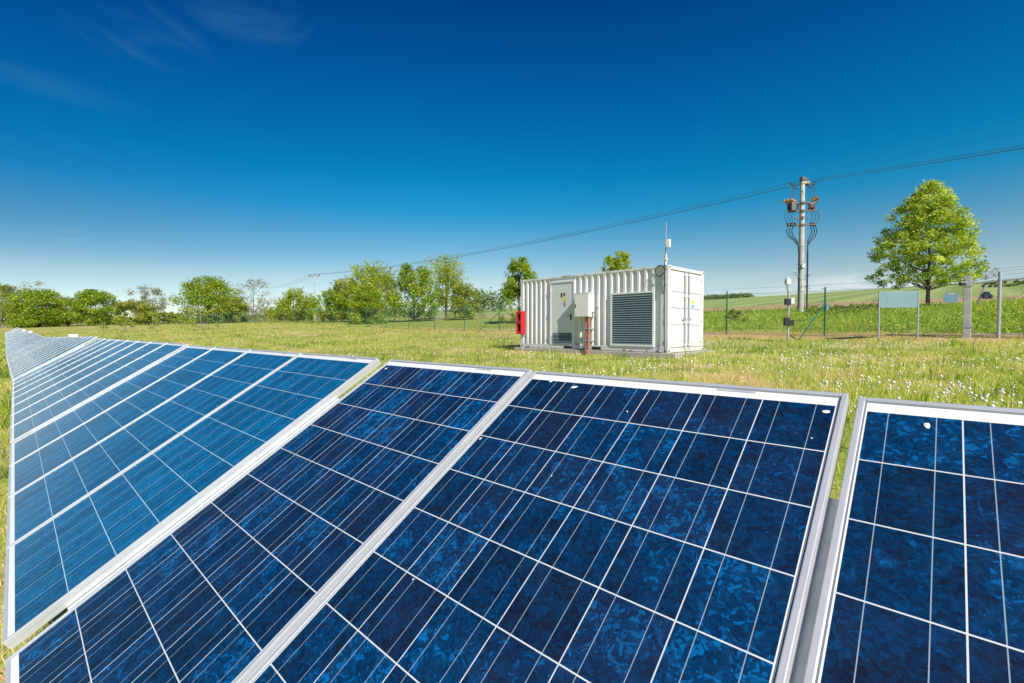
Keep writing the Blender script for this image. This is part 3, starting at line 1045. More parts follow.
# white cabinets standing just behind the row
for (px, d, wd, py, lab) in ((73.5, 24, 0.36, 334.2, 'wide white cable cabinet peeping over the middle of the panel row'),
                             (31, 37, 0.21, 331.0, 'slim white post box behind the far panel row, right of the smaller one'),
                             (24, 46, 0.20, 329.2, 'smallest white post box at the far left behind the panel row')):
    g = gpt(px, d)
    o = empty('cable_cabinet', g, R_(40))
    zt = zat(py, d) - g.z
    tag(o, lab, 'cabinet', 'white cabinets behind the panel row')
    MB().box(-wd / 2, wd / 2, -0.12, 0.12, -0.2, zt - 0.04, 0, None, 0.01).build('body', M_white2, o)
    MB().box(-wd / 2 - 0.02, wd / 2 + 0.02, -0.14, 0.14, zt - 0.04, zt, 0, None, 0.008).build('lid', M_white2, o)
    MB().box(-wd / 2 + 0.03, wd / 2 - 0.03, -0.13, -0.1202, 0.3, zt - 0.1, 0).build('door', M_offwhite, o)

# seed fluff and droppings lying on the glass
sf = MB()
rg = random.Random(11)


def on_panel(du, dv, dn, u, v, h=0.0):
    return ORG + UW * (du + u * CELL) + VW * (dv + v * CELL) - NW * (dn - 0.001) - NW * 0.003 + NW * h


def blob(c, l, w):
    a = rg.uniform(0, 6.28)
    ax = (UW * math.cos(a) + VW * math.sin(a)) * l
    ay = (UW * -math.sin(a) + VW * math.cos(a)) * w
    az = NW * min(l, w) * 0.3
    ring = [c + ax * math.cos(t) * rg.uniform(.7, 1.1) + ay * math.sin(t) * rg.uniform(.7, 1.1) for t in np.linspace(0, 5.6, 8)]
    sf.add(ring + [c + az], [(i, (i + 1) % 8, 8) for i in range(8)])


for (o_, u, v, l, w) in (((1.0043, .0023, .0047), 1.32, 0.17, .014, .007), ((1.0043, .0023, .0047), 0.6, 0.06, .008, .005),
                         ((1.0043, .0023, .0047), 5.9, 0.17, .010, .006), ((2.0125, .0043, .0105), 0.66, 0.2, .010, .006),
                         ((1.0043, .0023, .0047), 0.1, 2.1, .007, .004), ((0, 0, 0), 0.25, 0.2, .010, .007)):
    blob(on_panel(*o_, u, v), l, w)
for k in range(48):
    du = rg.choice([1.0043, 0, 0, -1.101, -1.101, -2.105, -2.105, -3.109])
    blob(on_panel(du, 0.003, 0.004 if du > -1 else -0.007, rg.uniform(0.1, 5.9), rg.uniform(0.1, 6)), rg.uniform(.002, .006), rg.uniform(.001, .003))
tag(sf.build('seed_fluff', M_fluff), 'white seed fluff and specks lying on the panel glass', 'fluff', None, 'stuff')

# ------------------------------------------------------------------ fence
FDIR = Vector((-0.7078, 0.7064))


def fence_pt(i):
    """post i of the straight fence, counted from the brace post towards the far left"""
    z = 18.8 + 2.72 * i
    x = ((50 + 14560 / 32.0 * 32.0 / z) - 512) / FPX * z
    return Vector((x, z, float(terrain(x, z))))


def mesh_wires(q, p0, p1, h, step, r):
    L = (Vector((p1.x, p1.y, 0)) - Vector((p0.x, p0.y, 0))).length
    n = max(1, int(L / step))
    for s in range(-int(h / step), n):
        for sg in (1, -1):
            t0, t1 = s * step, s * step + h
            z0, z1 = 0.0, h
            if t0 < 0:
                z0 += -t0
                t0 = 0
            if t1 > L:
                z1 -= t1 - L
                t1 = L
            if t1 - t0 < 0.05:
                continue
            a, c = (t0, z0), (t1, z1)
            if sg < 0:
                a, c = (t0, h - z0), (t1, h - z1)
            pa = p0.lerp(p1, a[0] / L) + Vector((0, 0, 0.05 + a[1]))
            pb = p0.lerp(p1, c[0] / L) + Vector((0, 0, 0.05 + c[1]))
            q.tube([pa, pb], r, 3, 0, False)


def build_fence(name, label, pts, h, near_n, wires=True):
    root = empty(name, pts[0])
    tag(root, label, 'fence')
    loc = [p - pts[0] for p in pts]
    for i, p in enumerate(loc):
        q = MB().tube([p + Vector((0, 0, -0.3)), p + Vector((0, 0, h + 0.03))], 0.03 if i < 14 else 0.035, 8)
        q.lathe(p + Vector((0, 0, h + 0.03)), [(0.032, 0), (0.026, 0.02), (0.008, 0.03)], 8)
        q.build('post', M_green, root, True)
    q = MB()
    for i in range(len(loc) - 1):
        if i < near_n:
            mesh_wires(q, loc[i], loc[i + 1], h - 0.1, 0.11, 0.0026)
        else:
            mesh_wires(q, loc[i], loc[i + 1], h - 0.1, 0.45, 0.004)
    q.build('wire_mesh', M_wire, root)
    for zz in (0.3, h - 0.1):
        q = MB()
        for i in range(len(loc) - 1):
            a, c = loc[i] + Vector((0, 0, zz)), loc[i + 1] + Vector((0, 0, zz))
            q.tube([a, (a + c) / 2 - Vector((0, 0, 0.02)), c], 0.006, 4, 0, False)
        q.build('tension_wire', M_wire, root)
    return root, loc


pts = [fence_pt(-1.06)] + [fence_pt(i) for i in range(0, 31)]
FH = 1.95
fence, floc = build_fence('wire_fence', 'long green wire mesh fence running from the gate behind the container', pts, FH, 11)
# braces at the corner post and one behind the container
for k, sgn in ((1, 1.0), (6, 1.0)):
    p = floc[k]
    g2 = p + Vector((FDIR.x, FDIR.y, 0)) * -0.0
    dirv = Vector((-0.75, -0.66, 0))
    foot = p + (Vector((-1.55, -0.75, 0)) if k == 1 else Vector((-1.6, -0.3, 0)))
    w = foot + pts[0]
    foot.z = float(terrain(w.x, w.y)) - pts[0].z - 0.05
    MB().tube([p + Vector((0, 0, 1.32)), foot], 0.028, 8).build('brace', M_green, fence, True)
MB().box(floc[1].x + 0.02, floc[1].x + 0.12, floc[1].y - 0.06, floc[1].y + 0.06, floc[1].z + 1.05, floc[1].z + 1.35, 0, None, 0.008).build('junction_box', M_signback, fence)
MB().tube([floc[1] + Vector((0, 0, FH)), floc[1] + Vector((-0.15, -0.02, FH - 0.03))], 0.012, 6).build('wire_arm', M_green, fence)
for zz in (FH + 0.14,):
    q = MB()
    for i in range(8):
        q.tube([floc[i] + Vector((0, 0, zz)), floc[i + 1] + Vector((0, 0, zz))], 0.004, 4, 0, False)
    q.build('barbed_wire', M_wire, fence)

# far left fence, crossing the end of the field
lf = pts[-1]
pts2 = []
for k, px in enumerate(np.linspace(188, -60, 26)):
    d = 104 - 0.1 * k
    pts2.append(gpt(px, d))
build_fence('boundary_fence', 'faint green fence in front of the trees at the far left', pts2, 1.7, 0)

# gate: concrete post, frame and mesh at the right edge
gp = gpt(966.5, 15.9)
g = empty('gate_post', gp, R_(44))
tag(g, 'thick pale concrete gate post right of the tall leafy tree', 'post')
MB().box(-0.10, 0.10, -0.10, 0.10, -0.3, 2.12, 0, None, 0.012).build('shaft', M_poleconc, g)
q = MB()
for z in (0.35, 1.75):
    q.box(-0.112, 0.112, -0.112, 0.112, z, z + 0.05)
q.build('hinge_band', M_galv, g)
MB().tube([(0.05, -0.105, 0.5), (0.33, -0.2, -0.05)], 0.02, 6).build('stay', M_galv, g)

ge = gpt(1100, 14.0)
gt = empty('wire_gate', gp)
tag(gt, 'grey tube gate with wire mesh hung on the pale concrete post', 'gate')
G0 = Vector((0.25, -0.05, 0.0))
G1 = ge - gp
G1.z = 0.05
gh = 1.98
gdir = (G1 - G0).normalized()


def gpoint(t, z):
    p = G0.lerp(G1, t)
    return Vector((p.x, p.y, p.z + z))


MB().tube([gpoint(-0.05, gh - 0.13), gpoint(0, gh - 0.1), gpoint(1, gh + 0.02)], 0.035, 8).build('top_rail', M_galv, gt, True)
MB().tube([gpoint(0.0, 0.12), gpoint(1, 0.12)], 0.025, 8).build('bottom_rail', M_galv, gt, True)
for t, rr in ((0.205, 0.05), (0.43, 0.04), (0.68, 0.04), (0.96, 0.04)):
    MB().tube([gpoint(t, 0.0 if rr < .045 else -0.2), gpoint(t, gh + (0.22 if rr > .045 else -0.02))], rr, 10).build('upright', M_galv, gt, True)
MB().tube([gpoint(0.0, 1.12), gpoint(0.085, 1.8)], 0.03, 8).build('brace', M_galv, gt, True)
q = MB()
mesh_wires(q, gpoint(0.0, 0.1), gpoint(1.0, 0.1), gh - 0.28, 0.11, 0.0026)
q.build('wire_mesh', M_wire, gt)
q = MB()
for zz in (gh + 0.1, gh + 0.22, gh + 0.32):
    q.tube([gpoint(-0.05, zz - 0.15), gpoint(0.205, zz), gpoint(1.0, zz + 0.12)], 0.004, 4, 0, False)
q.build('barbed_wire', M_wire, gt)
lk = empty('lock_box', gp + gpoint(0.10, 1.32))
tag(lk, 'small dark blue box fixed on the gate mesh beside the concrete post', 'box')
MB().box(-0.16, 0.10, -0.05, 0.05, 0, 0.16, 0, None, 0.02).box(-0.10, 0.04, -0.05, 0.05, 0.155, 0.24, 0, None, 0.02).build('body', M_carblue, lk)
MB().box(0.102, 0.17, -0.04, 0.04, 0.02, 0.12, 0, None, 0.01).build('cover', M_offwhite, lk)
MB().box(-0.15, -0.03, -0.053, -0.0502, 0.03, 0.13).build('front_plate', M_glassy, lk)
kk = empty('camera_housing', gp)
tag(kk, 'dark small camera housing reaching left from the top of the gate post', 'camera')
MB().tube([(-0.1, -0.02, 1.98), (-0.22, -0.06, 1.96)], 0.015, 6).build('arm', M_black, kk)
MB().box(-0.34, -0.16, -0.12, -0.03, 1.78, 1.88, 0, None, 0.02).build('housing', M_black, kk)
MB().box(-0.36, -0.14, -0.13, -0.02, 1.885, 1.90, 0, None, 0.006).build('sun_shield', M_galv, kk)

# information board on two posts
bp = gpt(878.5, 16.6)
bq = gpt(917.5, 16.4)
sg = empty('notice_board', bp)
tag(sg, 'plain pale blue sign board on two thin grey posts before the fence', 'sign')
dv = bq - bp
dv.z = 0
L = dv.length
zt = zat(291.5, 16.5) - bp.z
ang = math.atan2(dv.y, dv.x)
mt = Matrix.Rotation(ang, 4, 'Z')
for s in (0, L):
    p = mt @ Vector((s, 0, 0))
    MB().tube([p + Vector((0, 0, -0.3)), p + Vector((0, 0, zt + 0.03))], 0.028, 8).build('post', M_galv, sg, True)
MB().box(0.03, L - 0.03, -0.012, 0.012, zt - 0.57, zt, 0, mt, 0.004).build('board', M_signback, sg)
q = MB().box(0.03, L - 0.03, 0.013, 0.022, zt - 0.50, zt - 0.47, 0, mt)
q.box(0.03, L - 0.03, 0.013, 0.022, zt - 0.1, zt - 0.07, 0, mt)
q.build('backing_rail', M_galv, sg)

# small blue sign hung on the fence
b0 = gpt(950, 17.0)
bs = empty('fence_sign', Vector((b0.x, b0.y, zat(302.6, 17.0))), R_(-44))
tag(bs, 'small square pale blue sign hung on the fence right of the tree trunk', 'sign')
MB().box(-0.19, 0.19, -0.006, 0.006, 0, 0.36, 0, None, 0.003).build('plate', M_bluesign, bs)
MB().add([(-0.10, -0.008, 0.36), (0.0, -0.008, 0.27), (0.10, -0.008, 0.36)], [(0, 1, 2)])
q = MB().box(-0.08, 0.08, -0.009, -0.0065, 0.28, 0.35)
q.build('white_mark', M_offwhite, bs)

# service post with meter boxes
sp0 = gpt(788, 17.6)
sp = empty('meter_post', sp0)
tag(sp, 'grey post carrying a white head and two dark boxes before the fence', 'post')
zt = zat(283, 17.6) - sp0.z
MB().tube([(0, 0, -0.2), (0, 0, zt - 0.35), (-0.05, 0, zt - 0.2), (-0.05, 0, zt)], 0.038, 10).build('pole', M_galv, sp, True)
MB().box(-0.12, 0.05, -0.08, 0.08, zt - 0.06, zt + 0.15, 0, None, 0.02).lathe((-0.04, 0, zt + 0.15), [(0.05, 0), (0.045, 0.05), (0.02, 0.07)], 8).build('sensor_head', M_offwhite, sp)
zb = zat(305, 17.6) - sp0.z
MB().box(-0.17, 0.02, -0.12, -0.0, zb, zb + 0.24, 0, None, 0.012).build('meter_box', M_black, sp)
MB().box(0.03, 0.16, -0.12, 0.0, zb + 0.04, zb + 0.26, 0, None, 0.012).build('side_box', M_offwhite, sp)
zb = zat(326, 17.6) - sp0.z
MB().box(-0.20, 0.0, -0.14, -0.02, zb, zb + 0.32, 0, None, 0.015).build('battery_box', M_black, sp)
MB().box(0.005, 0.16, -0.12, 0.0, zb + 0.02, zb + 0.24, 0, None, 0.012).build('switch_box', M_black, sp)
MB().tube([(0.02, -0.03, -0.05), (-0.35, -0.1, -0.02), (-0.62, -0.15, -0.12)], 0.02, 6).build('ground_cable', M_cable, sp)

# ------------------------------------------------------------------ power poles and lines
PP = gpt(800, 33.0)
zt_pp = zat(184, 33.0)
HP = zt_pp - PP.z
pole = empty('power_pole', PP)
tag(pole, 'tall pale concrete power pole with brown switchgear and cables', 'power pole')
MB().lathe((0, 0, 0), [(0.20, -0.5), (0.195, 0.5), (0.18, HP * 0.5), (0.15, HP), (0.145, HP + 0.02)], 16).build('shaft', M_poleconc, pole, True)
for py in (226, 247, 262, 280, 296):
    q = MB().lathe((0, 0, zat(py, 33.0) - PP.z), [(0.197, 0), (0.197, 0.07)], 16)
    q.build('strap_band', M_galv, pole, True)
LD = Vector((-62.0, 60.0, 0)).normalized()     # direction of the line
PD = Vector((0.97, -0.22, 0)).normalized()     # direction of the cross arms


def pz(py):
    return zat(py, 33.0) - PP.z


M_armgrey = simple('weathered_arm_steel', (0.16, 0.15, 0.14), 0.6, 0.3, 0.2, 8)


def arm(py, l0, l1, r, name, m_):
    z = pz(py)
    q = MB()
    mt = Matrix.Translation((0, 0, z)) @ Matrix.Rotation(math.atan2(PD.y, PD.x), 4, 'Z')
    q.box(l0, l1, -r, r, -r, r, 0, mt, 0.01)
    q.box(l0 * 0.15, l1 * 0.15, -0.26, 0.26, -r * 1.3, r * 1.3, 0, mt, 0.01)
    return q.build(name, m_, pole)


PX = 33.0 / FPX                    # metres per pixel at the pole


def pin(q, c, hgt, r, n=4):
    prof = []
    for k in range(n):
        z0 = hgt * k / n
        prof += [(r * 0.45, z0), (r, z0 + hgt / n * 0.35), (r * 0.45, z0 + hgt / n * 0.8)]
    q.lathe(c, prof, 10)


cap = MB()
mt = Matrix.Translation((0, 0, HP)) @ Matrix.Rotation(R_(25), 4, 'Y')
cap.box(-0.15, 0.46, -0.15, 0.15, 0.06, 0.32, 0, mt, 0.04)
cap.box(-0.28, 0.12, -0.16, 0.16, 0.18, 0.45, 0, mt, 0.04)
cap.build('head_transformer', simple('brown_grey_resin', (0.12, 0.085, 0.07), 0.5, 0, 0.2, 6), pole)
hp = MB().box(-0.16, 0.42, -0.18, 0.18, HP - 0.02, HP + 0.16, 0, None, 0.03)
hp.build('head_cap', M_poleconc, pole)
arm(203, -1.0, 1.0, 0.05, 'cross_arm', M_armgrey)
arm(211, -0.9, 0.9, 0.05, 'cross_arm', M_armgrey)
arm(218, -0.45, 0.4, 0.06, 'cross_arm', M_armgrey)
arm(225, -0.95, 0.9, 0.045, 'cross_arm', M_armgrey)
# hooked rods rising left and right
for sx in (-1, 1):
    q = MB()
    for dx, py in ((0.62, 184), (0.78, 182), (0.46, 187)):
        b_ = Vector((sx * dx, -0.1 * sx, 0))
        q.tube([b_ + Vector((0, 0, pz(204))), b_ + Vector((0, 0, pz(py)))], 0.022, 5)
        q.tube([b_ + Vector((-0.12, 0, pz(py))), b_ + Vector((0.18, 0, pz(py) - 0.08))], 0.05, 5)
    q.build('jumper_rod', M_conductor, pole)
    q = MB()
    for k in range(3):
        c = Vector((sx * (0.78 + 0.14 * k), 0.18 * (k - 1), pz(201 if sx < 0 else 199)))
        mt = Matrix.Rotation(R_(62 * sx), 4, 'Y')
        prof = []
        for j in range(4):
            prof += [(0.06, j * 0.12 - 0.25), (0.13, j * 0.12 - 0.21), (0.06, j * 0.12 - 0.16)]
        q.lathe(c, prof, 10, 0, mt)
    q.build('insulator', M_orangeins, pole, True)
    q = MB()
    for k in range(3):
        c = Vector((sx * (0.42 + 0.24 * k), 0.12 * (k - 1), pz(210)))
        pin(q, c, 0.45, 0.12, 3)
    q.build('insulator', M_brownins, pole, True)
    q = MB()
    for k in range(3):
        c = Vector((sx * (0.55 + 0.2 * k), 0.1 * (k - 1), pz(226)))
        pin(q, c, 0.26, 0.11, 2)
    q.build('insulator', M_brownins, pole, True)
    q = MB()
    for k in range(3):
        x = sx * (0.55 + 0.2 * k)
        q.tube([(sx * (0.55 + 0.22 * k), 0, pz(210)), (sx * (0.75 + 0.25 * k), 0, pz(216)), (x + sx * 0.08, 0, pz(224))], 0.017, 5)
    q.build('jumper_wire', M_cable, pole)
    q = MB()
    for k in range(3):
        x = sx * (0.60 + 0.18 * k)
        q.tube([(x, 0, pz(226)), (x + sx * 0.12, 0, pz(231)), (x, 0, pz(236)), (x * 0.62, -0.1, pz(241)), (sx * 0.34, -0.15, pz(246)),
                (sx * (0.27 + 0.03 * k), -0.22, pz(255)), (sx * (0.26 + 0.03 * k), -0.25, pz(300)), (sx * (0.27 + 0.03 * k), -0.27, -0.3)], 0.028, 6)
    q.build('down_cable', M_cable, pole, True)
q = MB().box(-0.86, -0.52, -0.22, 0.10, pz(211), pz(203), 0, None, 0.03)
q.build('switch_box', simple('switchgear_grey', (0.13, 0.14, 0.15), 0.5, 0.2), pole)
q = MB().box(0.46, 0.78, -0.2, 0.08, pz(208.5), pz(204), 0, None, 0.05)
q.build('switch_drive', M_brownins, pole)
q = MB()
rg = random.Random(3)
for k in range(26):
    a = rg.uniform(0, 6.28)
    z = pz(rg.uniform(264, 290))
    q.tube([(0.26 * math.cos(a), 0.26 * math.sin(a), z), (rg.uniform(.45, .75) * math.cos(a), rg.uniform(.4, .6) * math.sin(a), z + rg.uniform(0, 0.15))], 0.022, 4)
q.build('climbing_guard', M_galv, pole)
q = MB().box(-0.12, 0.12, -0.30, -0.235, pz(268), pz(264), 0, None, 0.01)
q.build('number_plate', M_offwhite, pole)


def small_pole(px, d, py_top, label, r=0.16, armw=1.0):
    g = gpt(px, d)
    h_ = zat(py_top, d) - g.z
    o = empty('power_pole', g)
    tag(o, label, 'power pole', 'power poles in the distance')
    MB().lathe((0, 0, 0), [(r * 1.2, -0.4), (r, h_ * 0.5), (r * 0.75, h_)], 10).build('shaft', M_poleconc, o, True)
    if armw:
        MB().box(-armw, armw, -0.08, 0.08, h_ - 0.25, h_ - 0.12, 0, None, 0.02).build('cross_arm', M_armgrey, o)
        q = MB()
        for s in (-1, 0, 1):
            pin(q, (s * armw * 0.9, 0, h_ - 0.12 + (0.12 if s == 0 else 0)), 0.35, 0.11, 2)
        q.build('insulator', M_brownins, o, True)
    return Vector((g.x, g.y, g.z + h_ + 0.15)), armw


TB, _ = small_pole(315, 93, 275, 'slender pale pole with cross arm left of the leafy trees', 0.18, 1.1)
TC2, _ = small_pole(201, 120, 296, 'small pale pole standing before the big round tree', 0.16, 0.9)
small_pole(144, 128, 304, 'small pale pole before the brownish bare-topped tree', 0.15, 0.5)
small_pole(161, 140, 309, 'tiny pale pole in the gap right of the bare-topped tree', 0.15, 0.5)

TA = Vector((PP.x, PP.y, zt_pp + 0.12))
adir = (TA - TB)
adir.z = 0
adir.normalize()
TR = TA + adir * 62
TR.z = TA.z + 0.6
TL = TB + (-adir) * 60
TL = Vector((gpt(262, 150).x, 150, zat(288, 150)))
arm_d = Vector((PD.x, PD.y, 0))


def wire(p0, p1, sag, label):
    o = empty('power_line', p0)
    pts_ = []
    for k in range(41):
        t = k / 40
        p = p0.lerp(p1, t) - p0
        p.z -= 4 * sag * t * (1 - t)
        pts_.append(p)
    q = MB().tube(pts_, 0.013, 5, 0, False)
    m_ = q.build('power_line', M_conductor)
    m_.location = p0
    bpy.data.objects.remove(o)
    tag(m_, label, 'power line', 'overhead power lines')


for k, (s, nm) in enumerate(((-0.85, 'lowest'), (0.0, 'middle'), (0.85, 'topmost'))):
    dz = Vector((0, 0, -0.25 if s == 0 else 0))
    side = adir.cross(Vector((0, 0, 1)))
    wire(TA + PD * s * 0.8 + dz * 0.3, TB + Vector((s * 1.1, 0, 0)), 1.15, 'overhead wire sagging between the tall switchgear pole and the slender far pole')
    wire(TA + PD * s * 0.8 + dz * 0.3, TR + PD * s * 1.1, 0.9, 'overhead wire running from the tall switchgear pole out to the right')
    wire(TB + Vector((s * 1.1, 0, 0)), TL + Vector((s * 1.1, 0, 0)), 0.9, 'faint overhead wire left of the slender far pole')

# ------------------------------------------------------------------ trees


def leaf_mesh(name, C, size, m_, parent, rng, up_bias=0.4, tint=None, asp=0.62):
    n = len(C)
    nr = rng.normal(size=(n, 3))
    nr[:, 2] = np.abs(nr[:, 2]) * (1 + up_bias) + up_bias * 0.5
    nr /= np.linalg.norm(nr, axis=1, keepdims=True)
    t = rng.normal(size=(n, 3))
    t -= nr * (t * nr).sum(1, keepdims=True)
    t /= np.linalg.norm(t, axis=1, keepdims=True)
    w = np.cross(nr, t)
    s = (size * rng.uniform(0.55, 1.25, size=n))[:, None]
    tip = C + t * s * 0.5 - nr * s * 0.12
    base = C - t * s * 0.5 - nr * s * 0.05
    l = C + w * s * 0.5 * asp
    r = C - w * s * 0.5 * asp
    V = np.stack([base, r, tip, l], 1).reshape(-1, 3)
    F = np.arange(4 * n).reshape(n, 4)
    if tint is None:
        tint = rng.beta(2.2, 2.2, size=n)
    return np_mesh(name, V, F, m_, parent, np.repeat(tint, 4))


def tree(name, label, px, d, top_py, width_px, leaf_m, n_leaf, leaf, seed, shape='round', trunk=0.18, clumps=60,
         bark=None, upright=0.0, bare=0.0, group=None, cat='tree', tr=None, low=None, depth_k=0.85, cr=0.15, lean=0.0, bare_leaf=None):
    rng = np.random.default_rng(seed)
    rd = random.Random(seed)
    g = gpt(px, d)
    H = zat(top_py, d) - g.z
    Wd = width_px * d / FPX
    if leaf_m is not L_brown and cat == 'tree' and shape != 'maple':
        n_leaf = int(n_leaf * 3.2)
        clumps = int(clumps * 1.7)
        leaf *= 1.12
        cr *= 1.25
    root = empty(name, g)
    tag(root, label, cat, group)
    bark = bark or M_bark
    z0 = H * trunk

    def prof(t):
        if shape == 'round':
            return math.sqrt(max(0.0, 1 - ((t - 0.45) / 0.56) ** 2))
        if shape == 'maple':   # wide low down, pointed dome on top
            if t < 0.10:
                return 0.72 + 2.6 * t
            return max(0.05, (1 - ((t - 0.10) / 0.92) ** 1.8)) ** 0.85
        if shape == 'vase':
            return max(0.05, 0.35 + 0.75 * t - 0.55 * max(0, t - 0.6) * 2)
        if shape == 'bush':
            return math.sqrt(max(0.0, 1 - (max(0, t - 0.15) / 0.87) ** 2))
        return 1.0
    # clump centres
    C = []
    ph = rd.uniform(0, 6.28)
    while len(C) < clumps:
        t = rd.random() ** 0.9
        a = rd.uniform(0, 6.28)
        rr = (0.25 + 0.75 * rd.random() ** 0.55) * prof(t)
        if rd.random() > prof(t) + 0.25:
            continue
        rr *= 1 + 0.10 * math.sin(3 * a + ph) + 0.06 * math.sin(7 * t * 3 + a * 2)
        C.append((rr * math.cos(a) * Wd / 2 * 0.92, rr * math.sin(a) * Wd / 2 * depth_k * 0.92, z0 + t * (H - z0) * (0.95 - min(0.35, 0.8 * upright / H))))
    C = np.array(C)
    rc = cr * min(Wd, H - z0)
    # leaves
    w = rng.uniform(0.45, 1.4, size=clumps)
    idx = rng.choice(clumps, size=n_leaf, p=w / w.sum())
    dirs = rng.normal(size=(n_leaf, 3))
    dirs /= np.linalg.norm(dirs, axis=1, keepdims=True)
    rad = rc * rng.uniform(0.6, 1.15, size=clumps)[idx] * rng.random(n_leaf) ** 0.5
    off_ = dirs * rad[:, None]
    off_[:, 2] *= 0.72
    P = C[idx] + off_
    if upright > 0:
        # shoots that stand up out of every clump
        sh = rng.random(n_leaf) < 0.65
        k_ = int(sh.sum())
        base = C[idx[sh]]
        nsh = 7
        sid = rng.integers(0, nsh, size=k_)
        sd_ = rng.normal(size=(clumps, nsh, 3)) * 0.34
        sd_[:, :, 2] = 1.0
        sd_[:, :, 0] += (C[:, None, 0] / Wd) * 1.1
        sd_[:, :, 1] += (C[:, None, 1] / Wd) * 1.1
        tt = rng.random(k_)[:, None] * upright
        P[sh] = base + sd_[idx[sh], sid] * tt + rng.normal(size=(k_, 3)) * leaf * 0.35
    P[:, 2] = np.clip(P[:, 2], H * trunk * 0.5, H * 1.01)
    tint = np.clip(rng.beta(2.2, 2.2, size=n_leaf) + (rng.normal(size=clumps) * 0.13)[idx], 0, 1)
    if n_leaf:
        leaf_mesh('crown', P, leaf, leaf_m, root, rng, 0.4, tint)
    # trunk, limbs and twigs
    q = MB()
    tr = tr or max(0.07, H * 0.018)
    th = H * 0.80
    tp = []
    rs_ = []
    for k in range(7):
        t = k / 6
        tp.append(Vector((math.sin(t * 5 + seed) * 0.10 * tr * 4 * t + lean * t, math.cos(t * 4 + seed) * 0.3 * tr * t, -0.3 + (th + 0.3) * t)))
        rs_.append(tr * (1.25 if k == 0 else 1.0) * (1 - 0.86 * t))
    q.tube(tp, rs_, 8)
    sel = list(range(clumps))
    rd.shuffle(sel)
    for i in sel[:min(clumps, 46)]:
        c = Vector(C[i])
        hz = min(th * 0.92, max(z0 * 0.75, c.z - math.hypot(c.x, c.y) * rd.uniform(0.7, 1.2)))
        t = (hz + 0.3) / (th + 0.3)
        s = tp[0].lerp(tp[-1], t)
        s.z = hz
        mid = s.lerp(c, 0.5) + Vector((rd.uniform(-.1, .1), rd.uniform(-.1, .1), rd.uniform(-0.06, 0.12))) * (c - s).length
        r0 = tr * (1 - 0.8 * t) * rd.uniform(0.3, 0.5)
        q.tube([s, mid, c], [r0, r0 * 0.6, r0 * 0.2], 5, 0, False)
        if bare > 0:
            for j in range(int(bare)):
                dd = Vector((rd.gauss(0, 1) + c.x / Wd * 2, rd.gauss(0, 1) + c.y / Wd * 2, abs(rd.gauss(0.9, 0.7)))).normalized()
                e_ = c + dd * rc * rd.uniform(0.8, 1.8)
                if e_.z > H:
                    e_.z = H
                q.tube([c.lerp(mid, rd.random() * 0.4), e_], [r0 * 0.30, r0 * 0.12], 3, 0, False)
    q.build('trunk', bark, root, True)
    return root


# the solitary tree on the right
tree('leafy_tree', 'solitary full-crowned bright green tree beside the tall power pole', 927, 30, 178, 106, L_maple, 36000, 0.155, 43, 'maple',
     0.17, 400, upright=0, cr=0.066, tr=0.115)

TG = 'trees along the fence line'
# trees along the fence, from the container to the left
tree('leafy_tree', 'slim fresh green tree just left of the container', 519, 42, 254, 44, L_green, 2800, 0.20, 1, 'bush', 0.03, 46, upright=0.5, group=TG)
tree('leafy_tree', 'small green treetop showing above the container roof', 617, 40, 250, 42, L_yellow, 2400, 0.19, 2, 'bush', 0.15, 40, upright=0.5, group=TG)
tree('leafy_tree', 'low olive bushy tree in the row nearest the container, right of the tall sparse one', 464, 56, 284, 36, L_olive, 2300, 0.20, 3, 'bush', 0.06, 34, group=TG)
tree('leafy_tree', 'tall sparse yellow-green tree with upright twigs in the fence row', 446, 64, 254, 48, L_yellow, 1800, 0.24, 4, 'vase', 0.12, 40, upright=1.7, bare=3, group=TG)
tree('leafy_tree', 'broad fresh green tree with shaded foot in the middle of the fence row', 414, 55, 261, 50, L_green, 4200, 0.21, 5, 'bush', 0.05, 60, upright=0.9, group=TG)
tree('leafy_tree', 'green tree with brown-tipped upright shoots in the fence row', 373, 58, 259, 52, L_yellow, 3400, 0.22, 6, 'bush', 0.05, 56, upright=1.6, group=TG)
tree('leafy_tree', 'low dense green tree before the brown-tipped one', 368, 53, 284, 40, L_green, 2600, 0.21, 16, 'bush', 0.05, 40, group=TG)
tree('leafy_tree', 'small bright green tree right of the slender far pole', 331, 62, 289, 40, L_green, 2600, 0.22, 7, 'bush', 0.05, 40, upright=0.6, group=TG)
tree('leafy_tree', 'round greyish olive tree behind the slender far pole', 347, 100, 279, 44, L_olive, 2600, 0.36, 8, 'round', 0.02, 46, group=TG)
tree('leafy_tree', 'yellow-green tree with fan of upright shoots left of the slender far pole', 294, 66, 287, 44, L_yellow, 2900, 0.22, 9, 'bush', 0.05, 46, upright=1.2, group=TG)
tree('leafy_tree', 'brownish bare-twigged tree right of the big round tree', 254, 105, 278, 44, L_brown, 1900, 0.32, 10, 'round', 0.1, 50, M_barkpale, bare=7, group=TG)
tree('leafy_tree', 'biggest round dense green tree at the left of the fence row', 208, 100, 277, 60, L_green, 4600, 0.36, 11, 'round', 0.04, 80, group=TG)
tree('leafy_tree', 'low olive tree on the right flank of the big round tree', 232, 96, 296, 34, L_olive, 2000, 0.33, 12, 'bush', 0.02, 40, group=TG)
LG = 'trees beyond the far end of the row'
tree('leafy_tree', 'brown bare-topped tree over green bushes left of the gap', 147, 112, 284, 38, L_brown, 2400, 0.34, 13, 'round', 0.2, 56, M_barkpale, bare=7, group=LG)
tree('leafy_tree', 'dull green bush at the foot of the bare-topped tree', 136, 104, 300, 46, L_olive, 2600, 0.34, 14, 'bush', 0.0, 50, group=LG)
